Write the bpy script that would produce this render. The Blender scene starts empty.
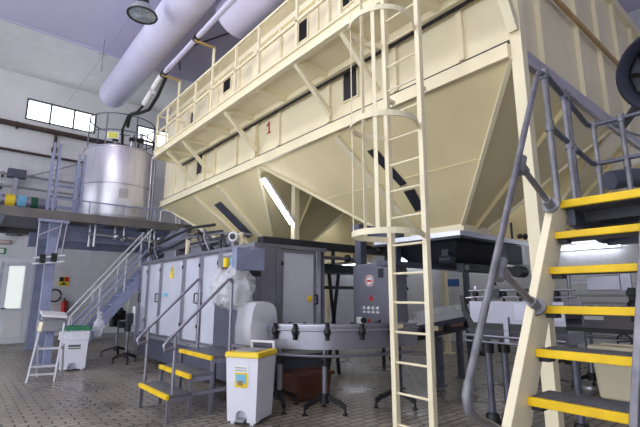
import bpy, math, random
from mathutils import Vector, Matrix
random.seed(7)
PI = math.pi
scene = bpy.context.scene
COL = scene.collection

# ------------------------------------------------------------------ materials
def lin(c):
    c /= 255.0
    return c / 12.92 if c <= 0.04045 else ((c + 0.055) / 1.055) ** 2.4

def rgb(r, g, b):
    return (lin(r), lin(g), lin(b), 1.0)

def mat(name, c, rough=0.5, metal=0.0, var=0.06, vscale=3.0, bump=0.0, bscale=60.0, emit=0.0, rvar=0.0, alpha=None, stretch=None, dirt=None, spec=0.5):
    m = bpy.data.materials.new(name)
    m.use_nodes = True
    nt = m.node_tree
    nt.nodes.clear()
    out = nt.nodes.new('ShaderNodeOutputMaterial')
    b = nt.nodes.new('ShaderNodeBsdfPrincipled')
    col = rgb(*c)
    b.inputs['Roughness'].default_value = rough
    b.inputs['Metallic'].default_value = metal
    b.inputs['Specular IOR Level'].default_value = spec
    tc = nt.nodes.new('ShaderNodeTexCoord')
    mp = nt.nodes.new('ShaderNodeMapping')
    if stretch:
        mp.inputs['Scale'].default_value = stretch
    nt.links.new(tc.outputs['Object'], mp.inputs['Vector'])
    nz = nt.nodes.new('ShaderNodeTexNoise')
    nz.inputs['Scale'].default_value = vscale
    nz.inputs['Detail'].default_value = 5
    nt.links.new(mp.outputs['Vector'], nz.inputs['Vector'])
    rp = nt.nodes.new('ShaderNodeValToRGB')
    rp.color_ramp.elements[0].position = 0.3
    rp.color_ramp.elements[1].position = 0.7
    rp.color_ramp.elements[0].color = tuple(max(0, x * (1 - var * 2)) for x in col[:3]) + (1,)
    rp.color_ramp.elements[1].color = tuple(min(1, x * (1 + var)) for x in col[:3]) + (1,)
    nt.links.new(nz.outputs['Fac'], rp.inputs['Fac'])
    last = rp.outputs['Color']
    if dirt:
        n2 = nt.nodes.new('ShaderNodeTexNoise')
        n2.inputs['Scale'].default_value = dirt[1]
        n2.inputs['Detail'].default_value = 8
        nt.links.new(tc.outputs['Object'], n2.inputs['Vector'])
        r2 = nt.nodes.new('ShaderNodeValToRGB')
        r2.color_ramp.elements[0].position = dirt[2]
        r2.color_ramp.elements[1].position = min(1, dirt[2] + 0.08)
        nt.links.new(n2.outputs['Fac'], r2.inputs['Fac'])
        mx = nt.nodes.new('ShaderNodeMixRGB')
        nt.links.new(r2.outputs['Color'], mx.inputs['Fac'])
        nt.links.new(last, mx.inputs['Color1'])
        mx.inputs['Color2'].default_value = rgb(*dirt[0])
        last = mx.outputs['Color']
    nt.links.new(last, b.inputs['Base Color'])
    if rvar:
        mr = nt.nodes.new('ShaderNodeMapRange')
        mr.inputs['To Min'].default_value = max(0.02, rough - rvar)
        mr.inputs['To Max'].default_value = min(1, rough + rvar)
        nt.links.new(nz.outputs['Fac'], mr.inputs['Value'])
        nt.links.new(mr.outputs['Result'], b.inputs['Roughness'])
    if bump:
        n3 = nt.nodes.new('ShaderNodeTexNoise')
        n3.inputs['Scale'].default_value = bscale
        n3.inputs['Detail'].default_value = 3
        nt.links.new(tc.outputs['Object'], n3.inputs['Vector'])
        bp = nt.nodes.new('ShaderNodeBump')
        bp.inputs['Strength'].default_value = bump
        bp.inputs['Distance'].default_value = 0.02
        nt.links.new(n3.outputs['Fac'], bp.inputs['Height'])
        nt.links.new(bp.outputs['Normal'], b.inputs['Normal'])
    if emit:
        b.inputs['Emission Color'].default_value = col
        b.inputs['Emission Strength'].default_value = emit
    if alpha is not None:
        tr = nt.nodes.new('ShaderNodeBsdfTransparent')
        mx = nt.nodes.new('ShaderNodeMixShader')
        mx.inputs['Fac'].default_value = alpha
        nt.links.new(tr.outputs[0], mx.inputs[1])
        nt.links.new(b.outputs[0], mx.inputs[2])
        nt.links.new(mx.outputs[0], out.inputs['Surface'])
    else:
        nt.links.new(b.outputs[0], out.inputs['Surface'])
    return m

def tile_mat(name, c1, c2, mortar, w, h, msize, rough, rvar=0.1, plane='XY', offset=0.5, bump=0.4, stain=None):
    m = bpy.data.materials.new(name)
    m.use_nodes = True
    nt = m.node_tree
    b = nt.nodes['Principled BSDF']
    tc = nt.nodes.new('ShaderNodeTexCoord')
    sp = nt.nodes.new('ShaderNodeSeparateXYZ')
    cb = nt.nodes.new('ShaderNodeCombineXYZ')
    nt.links.new(tc.outputs['Object'], sp.inputs[0])
    nt.links.new(sp.outputs[plane[0]], cb.inputs['X'])
    nt.links.new(sp.outputs[plane[1]], cb.inputs['Y'])
    br = nt.nodes.new('ShaderNodeTexBrick')
    br.offset = offset
    br.inputs['Color1'].default_value = rgb(*c1)
    br.inputs['Color2'].default_value = rgb(*c2)
    br.inputs['Mortar'].default_value = rgb(*mortar)
    br.inputs['Scale'].default_value = 1.0
    br.inputs['Brick Width'].default_value = w
    br.inputs['Row Height'].default_value = h
    br.inputs['Mortar Size'].default_value = msize
    br.inputs['Mortar Smooth'].default_value = 0.3
    nt.links.new(cb.outputs[0], br.inputs['Vector'])
    nz = nt.nodes.new('ShaderNodeTexNoise')
    nz.inputs['Scale'].default_value = 0.9
    nz.inputs['Detail'].default_value = 7
    nt.links.new(tc.outputs['Object'], nz.inputs['Vector'])
    mr = nt.nodes.new('ShaderNodeMapRange')
    mr.inputs['From Min'].default_value = 0.3
    mr.inputs['From Max'].default_value = 0.7
    mr.inputs['To Min'].default_value = max(0.03, rough - rvar)
    mr.inputs['To Max'].default_value = min(1, rough + rvar)
    nt.links.new(nz.outputs['Fac'], mr.inputs['Value'])
    nt.links.new(mr.outputs['Result'], b.inputs['Roughness'])
    last = br.outputs['Color']
    if stain:
        r2 = nt.nodes.new('ShaderNodeValToRGB')
        r2.color_ramp.elements[0].position = 0.35
        r2.color_ramp.elements[1].position = 0.65
        r2.color_ramp.elements[0].color = rgb(*stain)
        r2.color_ramp.elements[1].color = (1, 1, 1, 1)
        nt.links.new(nz.outputs['Fac'], r2.inputs['Fac'])
        mx = nt.nodes.new('ShaderNodeMixRGB')
        mx.blend_type = 'MULTIPLY'
        mx.inputs['Fac'].default_value = 0.7
        nt.links.new(last, mx.inputs['Color1'])
        nt.links.new(r2.outputs['Color'], mx.inputs['Color2'])
        last = mx.outputs['Color']
    nt.links.new(last, b.inputs['Base Color'])
    bp = nt.nodes.new('ShaderNodeBump')
    bp.inputs['Strength'].default_value = bump
    bp.inputs['Distance'].default_value = 0.01
    bp.invert = True
    nt.links.new(br.outputs['Fac'], bp.inputs['Height'])
    nt.links.new(bp.outputs['Normal'], b.inputs['Normal'])
    return m

M = {}
M['cream'] = mat('cream_paint', (248, 238, 206), 0.38, var=0.05, vscale=1.2, bump=0.03, bscale=25)
M['creampanel'] = mat('cream_panel', (248, 238, 207), 0.4, var=0.06, vscale=0.8, bump=0.06, bscale=4)
M['hopper'] = mat('cream_hopper_sheet', (248, 233, 186), 0.36, var=0.07, vscale=0.7, bump=0.04, bscale=3)
M['tan'] = mat('tan_bar', (190, 160, 105), 0.5)
M['tanpanel'] = mat('tan_sheet', (206, 192, 150), 0.5, var=0.08)
M['white'] = mat('white_paint', (232, 232, 236), 0.55, var=0.03)
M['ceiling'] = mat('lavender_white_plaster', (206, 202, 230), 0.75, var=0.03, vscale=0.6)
M['wallpaint'] = mat('wall_plaster', (236, 236, 240), 0.8, var=0.05, vscale=0.8)
M['duct'] = mat('duct_fabric', (222, 220, 250), 0.5, var=0.03, vscale=2, bump=0.05, bscale=5)
M['galv'] = mat('galvanised_steel', (138, 138, 146), 0.45, 0.55, var=0.18, vscale=9, dirt=((110, 112, 130), 14, 0.62))
M['darkgalv'] = mat('dark_galvanised', (110, 112, 128), 0.45, 0.6, var=0.12, vscale=9)
M['steel'] = mat('stainless_brushed', (196, 197, 208), 0.3, 0.85, var=0.07, vscale=5, rvar=0.08, stretch=(1, 1, 8))
M['tank'] = mat('tank_stainless', (222, 221, 232), 0.38, 0.7, var=0.05, vscale=2.5, rvar=0.1, stretch=(4, 4, 0.6), bump=0.05, bscale=3)
M['panelsteel'] = mat('satin_steel_panel', (152, 152, 166), 0.32, 0.75, var=0.05, vscale=4)
M['frame'] = mat('grey_aluminium', (146, 146, 160), 0.34, 0.7, var=0.06)
M['blue'] = mat('blue_grey_paint', (142, 150, 182), 0.5, 0.1, var=0.08, vscale=4)
M['slate'] = mat('slate_grey_paint', (86, 90, 108), 0.5, 0.2, var=0.1)
M['dark'] = mat('dark_grey_steel', (58, 60, 70), 0.5, 0.3, var=0.12)
M['black'] = mat('black_plastic', (26, 27, 31), 0.45, var=0.1)
M['blackhole'] = mat('dark_opening', (14, 14, 16), 0.9)
M['brownpipe'] = mat('brown_painted_pipe', (74, 56, 52), 0.6, var=0.15)
M['deckedge'] = mat('deck_edge_steel', (108, 104, 104), 0.6, 0.2, var=0.12)
M['yellow'] = mat('safety_yellow', (250, 205, 10), 0.5, var=0.09, vscale=7, bump=0.15, bscale=80)
M['yellowlid'] = mat('yellow_lid_plastic', (246, 214, 34), 0.35, var=0.02)
M['grate'] = mat('grey_grating', (116, 118, 128), 0.55, 0.4, var=0.15, vscale=20, bump=0.4, bscale=90)
M['binwhite'] = mat('white_bin_plastic', (232, 233, 246), 0.38, var=0.02)
M['greenlid'] = mat('green_lid_plastic', (24, 116, 78), 0.4)
M['grey'] = mat('grey_plastic', (150, 152, 160), 0.5)
M['red'] = mat('red_paint', (196, 34, 28), 0.4)
M['rednum'] = mat('red_lettering', (190, 40, 30), 0.5)
M['rust'] = mat('brown_red_plastic', (92, 56, 42), 0.6, var=0.15)
M['brownbox'] = mat('tan_brown_cardboard', (156, 124, 92), 0.7, var=0.1)
M['tubestrong'] = mat('fluorescent_tube_bright', (244, 248, 255), 0.4, emit=11.0)
M['alu'] = mat('pale_aluminium', (190, 191, 200), 0.4, 0.35, var=0.06)
M['flangesheen'] = mat('lavender_sheen_flange', (200, 192, 208), 0.28, 0.3)  # lavender reflection on the cream flange, put into the colour
M['notice'] = mat('yellow_green_notice', (206, 206, 70), 0.5)
M['sticker_y'] = mat('yellow_sticker', (244, 214, 40), 0.5)
M['sticker_b'] = mat('blue_sticker', (120, 190, 226), 0.5)
M['sticker_g'] = mat('dark_green_sticker', (20, 84, 56), 0.5)
M['sticker_l'] = mat('lime_sticker', (160, 206, 110), 0.5)
M['sticker_w'] = mat('white_sticker', (236, 238, 240), 0.5)
M['sticker_blue'] = mat('blue_print', (56, 106, 190), 0.5)
M['signgreen'] = mat('green_sign', (22, 140, 84), 0.5)
M['plasticwhite'] = mat('white_plastic_chain', (240, 241, 246), 0.45, var=0.02)
M['poly'] = mat('polycarbonate_panel', (226, 230, 246), 0.14, 0.0, var=0.05, vscale=2, alpha=0.66)
M['film'] = mat('clear_plastic_film', (244, 246, 255), 0.2, var=0.05, vscale=10, alpha=0.42, bump=0.6, bscale=14)
M['hood'] = mat('translucent_hood', (240, 242, 252), 0.2, var=0.03, alpha=0.46)
M['glass'] = mat('lamp_glass', (176, 190, 200), 0.12, 0.3, var=0.2, vscale=18)
M['window'] = mat('bright_window_glass', (246, 250, 255), 0.4, emit=2.6)
M['doorlight'] = mat('door_window_daylight', (236, 244, 240), 0.4, emit=0.6)
M['tube'] = mat('fluorescent_tube', (244, 248, 255), 0.4, emit=22.0)
M['doorwhite'] = mat('white_door_paint', (226, 230, 240), 0.45, var=0.03)
M['fan'] = mat('dark_blue_grey_enamel', (62, 66, 84), 0.45, 0.2)
M['floor'] = tile_mat('floor_tiles', (172, 164, 152), (158, 150, 139), (74, 70, 65), 0.24, 0.12, 0.012, 0.36, 0.2, 'XY', 0.5, 0.5, stain=(150, 146, 142))
M['walltile_end'] = tile_mat('wall_tiles', (222, 223, 229), (218, 219, 225), (200, 201, 208), 0.3, 0.3, 0.006, 0.3, 0.08, 'XZ', 0.0, 0.2)
M['walltile_back'] = tile_mat('wall_tiles', (226, 228, 236), (222, 224, 233), (204, 206, 214), 0.3, 0.3, 0.006, 0.3, 0.08, 'YZ', 0.0, 0.2)

# ------------------------------------------------------------------ geometry
class G:
    def __init__(s):
        s.v = []
        s.f = []

    def add(s, vs, fs):
        o = len(s.v)
        s.v += [Vector(p) for p in vs]
        s.f += [[i + o for i in f] for f in fs]
        return s

    def hexa(s, a, b):
        """bottom quad a (4 points), top quad b (4 points)"""
        return s.add(list(a) + list(b), [(3, 2, 1, 0), (4, 5, 6, 7), (0, 1, 5, 4), (1, 2, 6, 5), (2, 3, 7, 6), (3, 0, 4, 7)])

    def box(s, x0, x1, y0, y1, z0, z1):
        return s.hexa([(x0, y0, z0), (x1, y0, z0), (x1, y1, z0), (x0, y1, z0)], [(x0, y0, z1), (x1, y0, z1), (x1, y1, z1), (x0, y1, z1)])

    def bar(s, p, q, w, h, up=(0, 0, 1)):
        """box section bar from p to q: w sideways, h along up"""
        p, q = Vector(p), Vector(q)
        d = (q - p).normalized()
        u = Vector(up)
        if abs(d.dot(u)) > 0.97:
            u = Vector((1, 0, 0))
        r = d.cross(u).normalized() * w / 2
        t = r.cross(d).normalized() * h / 2
        return s.hexa([p - r - t, p + r - t, p + r + t, p - r + t], [q - r - t, q + r - t, q + r + t, q - r + t])

    def tube(s, pts, r, seg=10, closed=False):
        pts = [Vector(p) for p in pts]
        n = len(pts)
        rings = []
        ref = None
        for i, p in enumerate(pts):
            if closed:
                a, c = pts[(i - 1) % n], pts[(i + 1) % n]
            else:
                a, c = pts[max(0, i - 1)], pts[min(n - 1, i + 1)]
            d1 = (p - a).normalized() if (p - a).length > 1e-7 else None
            d2 = (c - p).normalized() if (c - p).length > 1e-7 else None
            d = (d1 + d2).normalized() if d1 is not None and d2 is not None and (d1 + d2).length > 1e-6 else (d1 or d2)
            if ref is None:
                ref = Vector((0, 0, 1)) if abs(d.z) < 0.9 else Vector((1, 0, 0))
            u = (ref - d * ref.dot(d))
            if u.length < 1e-4:
                u = d.orthogonal()
            u.normalize()
            ref = u
            w = d.cross(u)
            k = 1.0
            if d1 is not None and d2 is not None:
                k = 1 / max(0.5, d.dot(d2))
            rr = r[i] if isinstance(r, (list, tuple)) else r
            rings.append([p + (u * math.cos(2 * PI * j / seg) + w * math.sin(2 * PI * j / seg)) * rr * (k if k < 1.5 else 1.5) for j in range(seg)])
        vs = [x for ring in rings for x in ring]
        fs = []
        m = n if closed else n - 1
        for i in range(m):
            for j in range(seg):
                a = i * seg + j
                b = i * seg + (j + 1) % seg
                c = ((i + 1) % n) * seg + (j + 1) % seg
                e = ((i + 1) % n) * seg + j
                fs.append((a, b, c, e))
        if not closed:
            fs.append(tuple(reversed(range(seg))))
            fs.append(tuple((n - 1) * seg + j for j in range(seg)))
        return s.add(vs, fs)

    def lathe(s, prof, c=(0, 0, 0), seg=24, axis=(0, 0, 1), a0=0.0, a1=2 * PI):
        """prof: list of (r, z) along axis from c"""
        c = Vector(c)
        ax = Vector(axis).normalized()
        u = ax.orthogonal().normalized() if abs(ax.z) < 0.99 else Vector((1, 0, 0))
        w = ax.cross(u)
        full = abs(a1 - a0 - 2 * PI) < 1e-6
        cnt = seg if full else seg + 1
        vs = []
        for (r, z) in prof:
            for j in range(cnt):
                t = a0 + (a1 - a0) * j / seg
                vs.append(c + ax * z + (u * math.cos(t) + w * math.sin(t)) * max(r, 1e-4))
        fs = []
        for i in range(len(prof) - 1):
            for j in range(seg):
                k = (j + 1) % cnt
                fs.append((i * cnt + j, i * cnt + k, (i + 1) * cnt + k, (i + 1) * cnt + j))
        return s.add(vs, fs)

    def cyl(s, p, q, r, seg=14):
        return s.tube([p, q], r, seg)

    def prism(s, poly, vec):
        """poly: list of 3D points (planar), extruded by vec"""
        n = len(poly)
        vec = Vector(vec)
        vs = [Vector(p) for p in poly] + [Vector(p) + vec for p in poly]
        fs = [tuple(reversed(range(n))), tuple(range(n, 2 * n))]
        for i in range(n):
            j = (i + 1) % n
            fs.append((i, j, n + j, n + i))
        return s.add(vs, fs)

    def ball(s, c, r, seg=12, rings=8, sc=(1, 1, 1)):
        c = Vector(c)
        vs = []
        for i in range(rings + 1):
            ph = PI * i / rings
            for j in range(seg):
                th = 2 * PI * j / seg
                vs.append(c + Vector((math.sin(ph) * math.cos(th) * r * sc[0], math.sin(ph) * math.sin(th) * r * sc[1], math.cos(ph) * r * sc[2])))
        fs = []
        for i in range(rings):
            for j in range(seg):
                fs.append((i * seg + j, (i + 1) * seg + j, (i + 1) * seg + (j + 1) % seg, i * seg + (j + 1) % seg))
        return s.add(vs, fs)

def build(name, g, m, loc=(0, 0, 0), smooth=False, bevel=0.0, rotz=0.0):
    """mesh whose vertices were given in place; the object's origin goes to loc"""
    me = bpy.data.meshes.new(name)
    L = Vector(loc)
    inv = Matrix.Rotation(-rotz, 4, 'Z')
    me.from_pydata([inv @ (v - L) for v in g.v], [], g.f)
    me.validate()
    me.update()
    import bmesh
    bm = bmesh.new()
    bm.from_mesh(me)
    bmesh.ops.recalc_face_normals(bm, faces=bm.faces)
    bm.to_mesh(me)
    bm.free()
    o = bpy.data.objects.new(name, me)
    me.materials.append(M[m] if isinstance(m, str) else m)
    COL.objects.link(o)
    if bevel:
        b = o.modifiers.new('bevel', 'BEVEL')
        b.width = bevel
        b.segments = 2
        b.limit_method = 'ANGLE'
    if smooth:
        for p in me.polygons:
            p.use_smooth = True
        try:
            me.set_sharp_from_angle(angle=math.radians(40))
        except Exception:
            pass
    return o

def tag(o, label, cat, group=None, kind=None):
    o['label'] = label
    o['category'] = cat
    if group:
        o['group'] = group
    if kind:
        o['kind'] = kind
    return o

class T:
    """a thing: an Empty at its base; parts given in world coordinates"""
    def __init__(s, name, label, cat, loc, group=None):
        s.o = bpy.data.objects.new(name, None)
        s.o.empty_display_size = 0.2
        COL.objects.link(s.o)
        s.o.location = loc
        s.loc = Vector(loc)
        tag(s.o, label, cat, group)

    def p(s, name, g, m, parent=None, label=None, smooth=False, bevel=0.0):
        o = build(name, g, m, s.loc, smooth, bevel)
        o.parent = parent if parent is not None else s.o
        if label:
            o['label'] = label
        return o

def single(name, label, cat, g, m, loc, group=None, smooth=False, bevel=0.0):
    o = build(name, g, m, loc, smooth, bevel)
    o.location = loc
    return tag(o, label, cat, group)

def struct(name, g, m, label=None, smooth=False, bevel=0.0):
    o = build(name, g, m, (0, 0, 0), smooth, bevel)
    o['kind'] = 'structure'
    return o

def dup(root, delta, label):
    r = root.copy()
    COL.objects.link(r)
    r.location = root.location + Vector(delta)
    r['label'] = label
    for ch in list(root.children):
        c = ch.copy()
        COL.objects.link(c)
        c.parent = r
        for gch in list(ch.children):
            d = gch.copy()
            COL.objects.link(d)
            d.parent = c
    return r

def arc(c, r, a0, a1, n, z=None, plane='XY'):
    out = []
    for i in range(n + 1):
        t = a0 + (a1 - a0) * i / n
        if plane == 'XY':
            out.append((c[0] + r * math.cos(t), c[1] + r * math.sin(t), c[2]))
        elif plane == 'XZ':
            out.append((c[0] + r * math.cos(t), c[1], c[2] + r * math.sin(t)))
        else:
            out.append((c[0], c[1] + r * math.cos(t), c[2] + r * math.sin(t)))
    return out

def lerp(a, b, t):
    return Vector(a) * (1 - t) + Vector(b) * t

# ------------------------------------------------------------------ the setting
X0, X1, Y0, Y1, ZC = -5.5, 13.0, -5.0, 17.0, 9.0
struct('floor', G().box(X0, X1, Y0, Y1 + 0.2, -0.2, 0.0), 'floor')
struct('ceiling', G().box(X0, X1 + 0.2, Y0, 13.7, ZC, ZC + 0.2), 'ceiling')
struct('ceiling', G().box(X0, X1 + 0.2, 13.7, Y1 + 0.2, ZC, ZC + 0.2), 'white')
# end wall: tiled to 6.2 m, plaster above, two high window openings
wz0, wz1 = 7.43, 8.2
wins = [(1.09, 3.27), (4.75, 6.95)]
struct('wall_left', G().box(X0, X1, Y1, Y1 + 0.2, 0, 6.2), 'walltile_end')
gw = G().box(X0, X1, Y1, Y1 + 0.2, 6.2, wz0).box(X0, X1, Y1, Y1 + 0.2, wz1, ZC)
xs = [X0] + [v for w in wins for v in w] + [X1]
for i in range(0, len(xs), 2):
    gw.box(xs[i], xs[i + 1], Y1, Y1 + 0.2, wz0, wz1)
struct('wall_left', gw, 'wallpaint')
struct('wall_back', G().box(X1, X1 + 0.2, Y0, Y1, 0, ZC), 'walltile_back')
struct('wall_front', G().box(X0, X1, Y0 - 0.2, Y0, 0, ZC), 'wallpaint')
gsill = G().box(X0 - 0.2, X0, Y0, Y1, 0, 0.3).box(X0 - 0.2, X0, Y0, Y1, 5.2, ZC)
struct('wall_right', gsill, 'wallpaint')
for i, (a, b) in enumerate(wins):
    f = struct('window_%d' % (i + 1), G().box(a, b, Y1 + 0.06, Y1 + 0.09, wz0, wz1), 'window')
    g = G().box(a, b, Y1 - 0.02, Y1 + 0.1, wz0, wz0 + 0.045).box(a, b, Y1 - 0.02, Y1 + 0.1, wz1 - 0.045, wz1)
    for k in range(4):
        x = a + (b - a) * k / 3
        x = min(max(x, a + 0.025), b - 0.025)
        g.box(x - 0.025, x + 0.025, Y1 - 0.02, Y1 + 0.1, wz0 + 0.045, wz1 - 0.045)
    fr = build('window_frame', g, 'dark')
    fr.parent = f
# ceiling beam above the tank and a lower cornice
struct('trim_1', G().box(X0, X1, 13.66, 13.74, ZC - 0.03, ZC), 'ceiling')
struct('baseboard_left', G().box(X0, 0.1, Y1 - 0.03, Y1, 0, 0.18).box(1.98, X1, Y1 - 0.03, Y1, 0, 0.18), 'grey')
# double door
d = struct('door_1', G().box(0.1, 1.98, Y1 - 0.05, Y1, 0, 2.68), 'doorwhite', bevel=0.004)
for (a, b) in ((0.2, 1.04), (1.07, 1.88)):
    lf = build('door_leaf', G().box(a, b, Y1 - 0.1, Y1 - 0.051, 0.03, 2.6), 'doorwhite', bevel=0.006)
    lf.parent = d
    g = G().box(a + 0.13, b - 0.24, Y1 - 0.115, Y1 - 0.1, 1.08, 2.45)
    pn = build('door_pane', g, 'doorlight')
    pn.parent = lf
    g = G().box(a + 0.14, b - 0.14, Y1 - 0.115, Y1 - 0.1, 0.2, 0.95)
    pp = build('door_panel', g, 'white', bevel=0.012)
    pp.parent = lf
    g = G().tube([(b - 0.09 if a < 1 else a + 0.08, Y1 - 0.1, 1.1), (b - 0.09 if a < 1 else a + 0.08, Y1 - 0.16, 1.1), (b - 0.2 if a < 1 else a + 0.2, Y1 - 0.16, 1.1)], 0.014)
    hh = build('door_handle', g, 'black')
    hh.parent = lf
    g = G()
    for zz in (1.08, 2.45):
        g.box(a + 0.11, b - 0.17, Y1 - 0.122, Y1 - 0.1, zz - 0.02, zz + 0.02)
    for xx in (a + 0.13, b - 0.19):
        g.box(xx - 0.02, xx + 0.02, Y1 - 0.122, Y1 - 0.1, 1.06, 2.47)
    gg = build('pane_frame', g, 'doorwhite')
    gg.parent = lf

# signs and fittings on the end wall
t = T('exit_sign', 'green exit sign above the white double door', 'sign', (0.8, Y1, 2.8))
bd = t.p('sign_board', G().box(0.45, 1.08, Y1 - 0.03, Y1 - 0.001, 2.8, 3.0), 'signgreen')
g = G()
g.prism([(0.55, Y1 - 0.032, 2.87), (0.75, Y1 - 0.032, 2.87), (0.75, Y1 - 0.032, 2.83), (0.85, Y1 - 0.032, 2.9), (0.75, Y1 - 0.032, 2.97), (0.75, Y1 - 0.032, 2.93), (0.55, Y1 - 0.032, 2.93)], (0, -0.004, 0))
g.box(0.9, 1.02, Y1 - 0.036, Y1 - 0.032, 2.83, 2.97)
t.p('arrow', g, 'sticker_w', bd)
t = T('emergency_light', 'slim reddish emergency light above the green exit sign', 'lamp', (0.9, Y1, 3.1))
t.p('housing', G().box(0.3, 1.18, Y1 - 0.1, Y1, 3.12, 3.25), 'grey', bevel=0.015)
t.p('diffuser', G().box(0.35, 1.13, Y1 - 0.13, Y1 - 0.1, 3.14, 3.22), mat('pinkish_diffuser', (196, 170, 168), 0.4))
t = T('wall_loudspeaker', 'dark square loudspeaker high on the wall above the door', 'loudspeaker', (1.2, Y1, 3.4))
bx = t.p('cabinet', G().box(1.0, 1.45, Y1 - 0.28, Y1 - 0.001, 3.42, 3.82), 'slate', bevel=0.02)
t.p('cone', G().lathe([(0.13, 0), (0.13, 0.02), (0.09, 0.015), (0.03, -0.001), (0, 0.01)], (1.22, Y1 - 0.28, 3.6), 20, (0, -1, 0)), 'black', smooth=True)
t = T('fire_sign', 'small square fire point sign in red, black and yellow', 'sign', (2.79, Y1, 1.8))
bd = t.p('sign_board', G().box(2.65, 2.95, Y1 - 0.02, Y1 - 0.001, 1.82, 2.13), 'sticker_y')
t.p('dark_field', G().box(2.66, 2.79, Y1 - 0.024, Y1 - 0.02, 1.97, 2.12), 'black', bd)
t.p('emblem', G().prism([(2.7, Y1 - 0.02, 1.86), (2.9, Y1 - 0.02, 1.86), (2.8, Y1 - 0.02, 1.95)], (0, -0.004, 0)), 'black', bd)
t.p('flame_field', G().box(2.81, 2.94, Y1 - 0.024, Y1 - 0.02, 1.97, 2.12), 'red', bd)
t = T('fire_extinguisher', 'red fire extinguisher hung on the wall under the fire sign', 'extinguisher', (2.86, Y1, 0.85))
t.p('cylinder', G().lathe([(0.0, 0), (0.085, 0.01), (0.09, 0.05), (0.09, 0.42), (0.06, 0.5), (0.03, 0.53), (0.0, 0.53)], (2.86, Y1 - 0.12, 0.8), 16), 'red', smooth=True)
t.p('valve', G().cyl((2.86, Y1 - 0.12, 1.33), (2.86, Y1 - 0.12, 1.4), 0.025).bar((2.86, Y1 - 0.12, 1.4), (2.86, Y1 - 0.26, 1.44), 0.03, 0.015), 'black')
t.p('hose', G().tube([(2.86, Y1 - 0.14, 1.36), (2.95, Y1 - 0.18, 1.3), (2.98, Y1 - 0.16, 1.1), (2.96, Y1 - 0.14, 0.92)], 0.015), 'black', smooth=True)
t.p('wall_bracket', G().box(2.8, 2.92, Y1 - 0.04, Y1 - 0.001, 1.0, 1.1), 'dark')
t = T('hose_ring', 'dark hose coiled in a ring on the wall', 'hose', (2.66, Y1, 1.4))
t.p('coil', G().tube(arc((2.55, Y1 - 0.09, 1.5), 0.2, 0, 2 * PI * 0.98, 22, plane='XZ'), 0.025), 'dark', smooth=True)
t.p('wall_hook', G().tube([(2.55, Y1, 1.72), (2.55, Y1 - 0.13, 1.7), (2.55, Y1 - 0.15, 1.76)], 0.012), 'grey')

# pipes along the end wall
def wallpipe(name, label, z, r, m, x0=-4.0, x1=4.0, y=16.8, hang=True, group=None, rect=None):
    t = T(name, label, 'pipe', ((x0 + x1) / 2, y, z))
    if rect:
        t.p('pipe', G().box(x0, x1, y - rect[0] / 2, y + rect[0] / 2, z - rect[1] / 2, z + rect[1] / 2), m)
    else:
        t.p('pipe', G().cyl((x0, y, z), (x1, y, z), r), m, smooth=True)
    if hang:
        for x in (x0 + 1.2, (x0 + x1) / 2 + 0.6, x1 - 0.5):
            t.p('wall_bracket', G().box(x - 0.03, x + 0.03, y, Y1 - 0.002, z - r - 0.02, z + r + 0.02), 'dark')
    return t
wallpipe('brown_beam', 'thick brown pipe running along the wall under the high windows', 7.12, 0.09, 'brownpipe', x1=4.6, y=16.82)
wallpipe('thin_pipe', 'thin dark pipe along the wall below the thick brown one', 6.22, 0.045, 'brownpipe', x1=3.6, y=16.86)
wallpipe('thin_pipe', 'slim grey pipe along the wall, upper of the pair above the stickered duct', 5.35, 0.04, 'grey', x1=4.2, y=16.6)
wallpipe('thin_pipe', 'slim grey pipe along the wall, lower of the pair above the stickered duct', 4.95, 0.04, 'grey', x1=4.2, y=16.6)
wallpipe('thin_pipe', 'grey pipe along the wall at the level under the catwalk', 4.02, 0.05, 'frame', x1=3.5, y=16.7)
t = T('pipe_drop', 'short dark vertical pipe joining the two brown wall pipes', 'pipe', (2.03, 16.75, 6.2))
t.p('pipe', G().cyl((2.03, 16.82, 6.22), (2.03, 16.82, 7.1), 0.05), 'brownpipe', smooth=True)
t.p('collar', G().cyl((2.03, 16.82, 6.4), (2.03, 16.82, 6.55), 0.085), 'brownpipe', smooth=True)
t = T('pipe_bracket', 'grey wall bracket stand carrying the pipes above the stickered duct', 'bracket', (1.05, 16.5, 4.4))
t.p('post', G().box(0.98, 1.1, 16.42, 16.54, 4.4, 5.4), 'frame')
t.p('wall_arm', G().box(1.01, 1.07, 16.541, Y1 - 0.002, 4.5, 4.56), 'frame')
t.p('wall_arm', G().box(1.01, 1.07, 16.541, Y1 - 0.002, 5.12, 5.18), 'frame')
t.p('head', G().box(0.8, 1.3, 16.36, 16.62, 5.22, 5.5), 'slate', bevel=0.02)
t.p('brace', G().bar((1.2, 16.5, 5.25), (2.9, 16.5, 6.1), 0.04, 0.04), 'grey')
t = T('sticker_duct', 'grey round duct with yellow, blue, green stickers by the wall', 'duct', (0, 15.5, 4.3))
du = t.p('duct', G().cyl((-4, 15.5, 4.27), (2.1, 15.5, 4.27), 0.2, 20), 'frame', smooth=True)
for (a, b, m, nm) in ((0.3, 0.68, 'sticker_l', 'lime sticker'), (0.78, 1.02, 'sticker_y', 'yellow sticker'), (1.08, 1.3, 'sticker_b', 'light blue sticker'), (1.42, 1.6, 'sticker_g', 'dark green sticker')):
    t.p('sticker', G().lathe([(0.206, 0), (0.206, b - a)], (a, 15.5, 4.27), 24, (1, 0, 0)), m, du, label=nm)
for x in (-2.2, 0.1, 1.95):
    t.p('hanger', G().box(x - 0.03, x + 0.03, 15.47, 15.53, 3.45, 4.1), 'slate')

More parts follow.
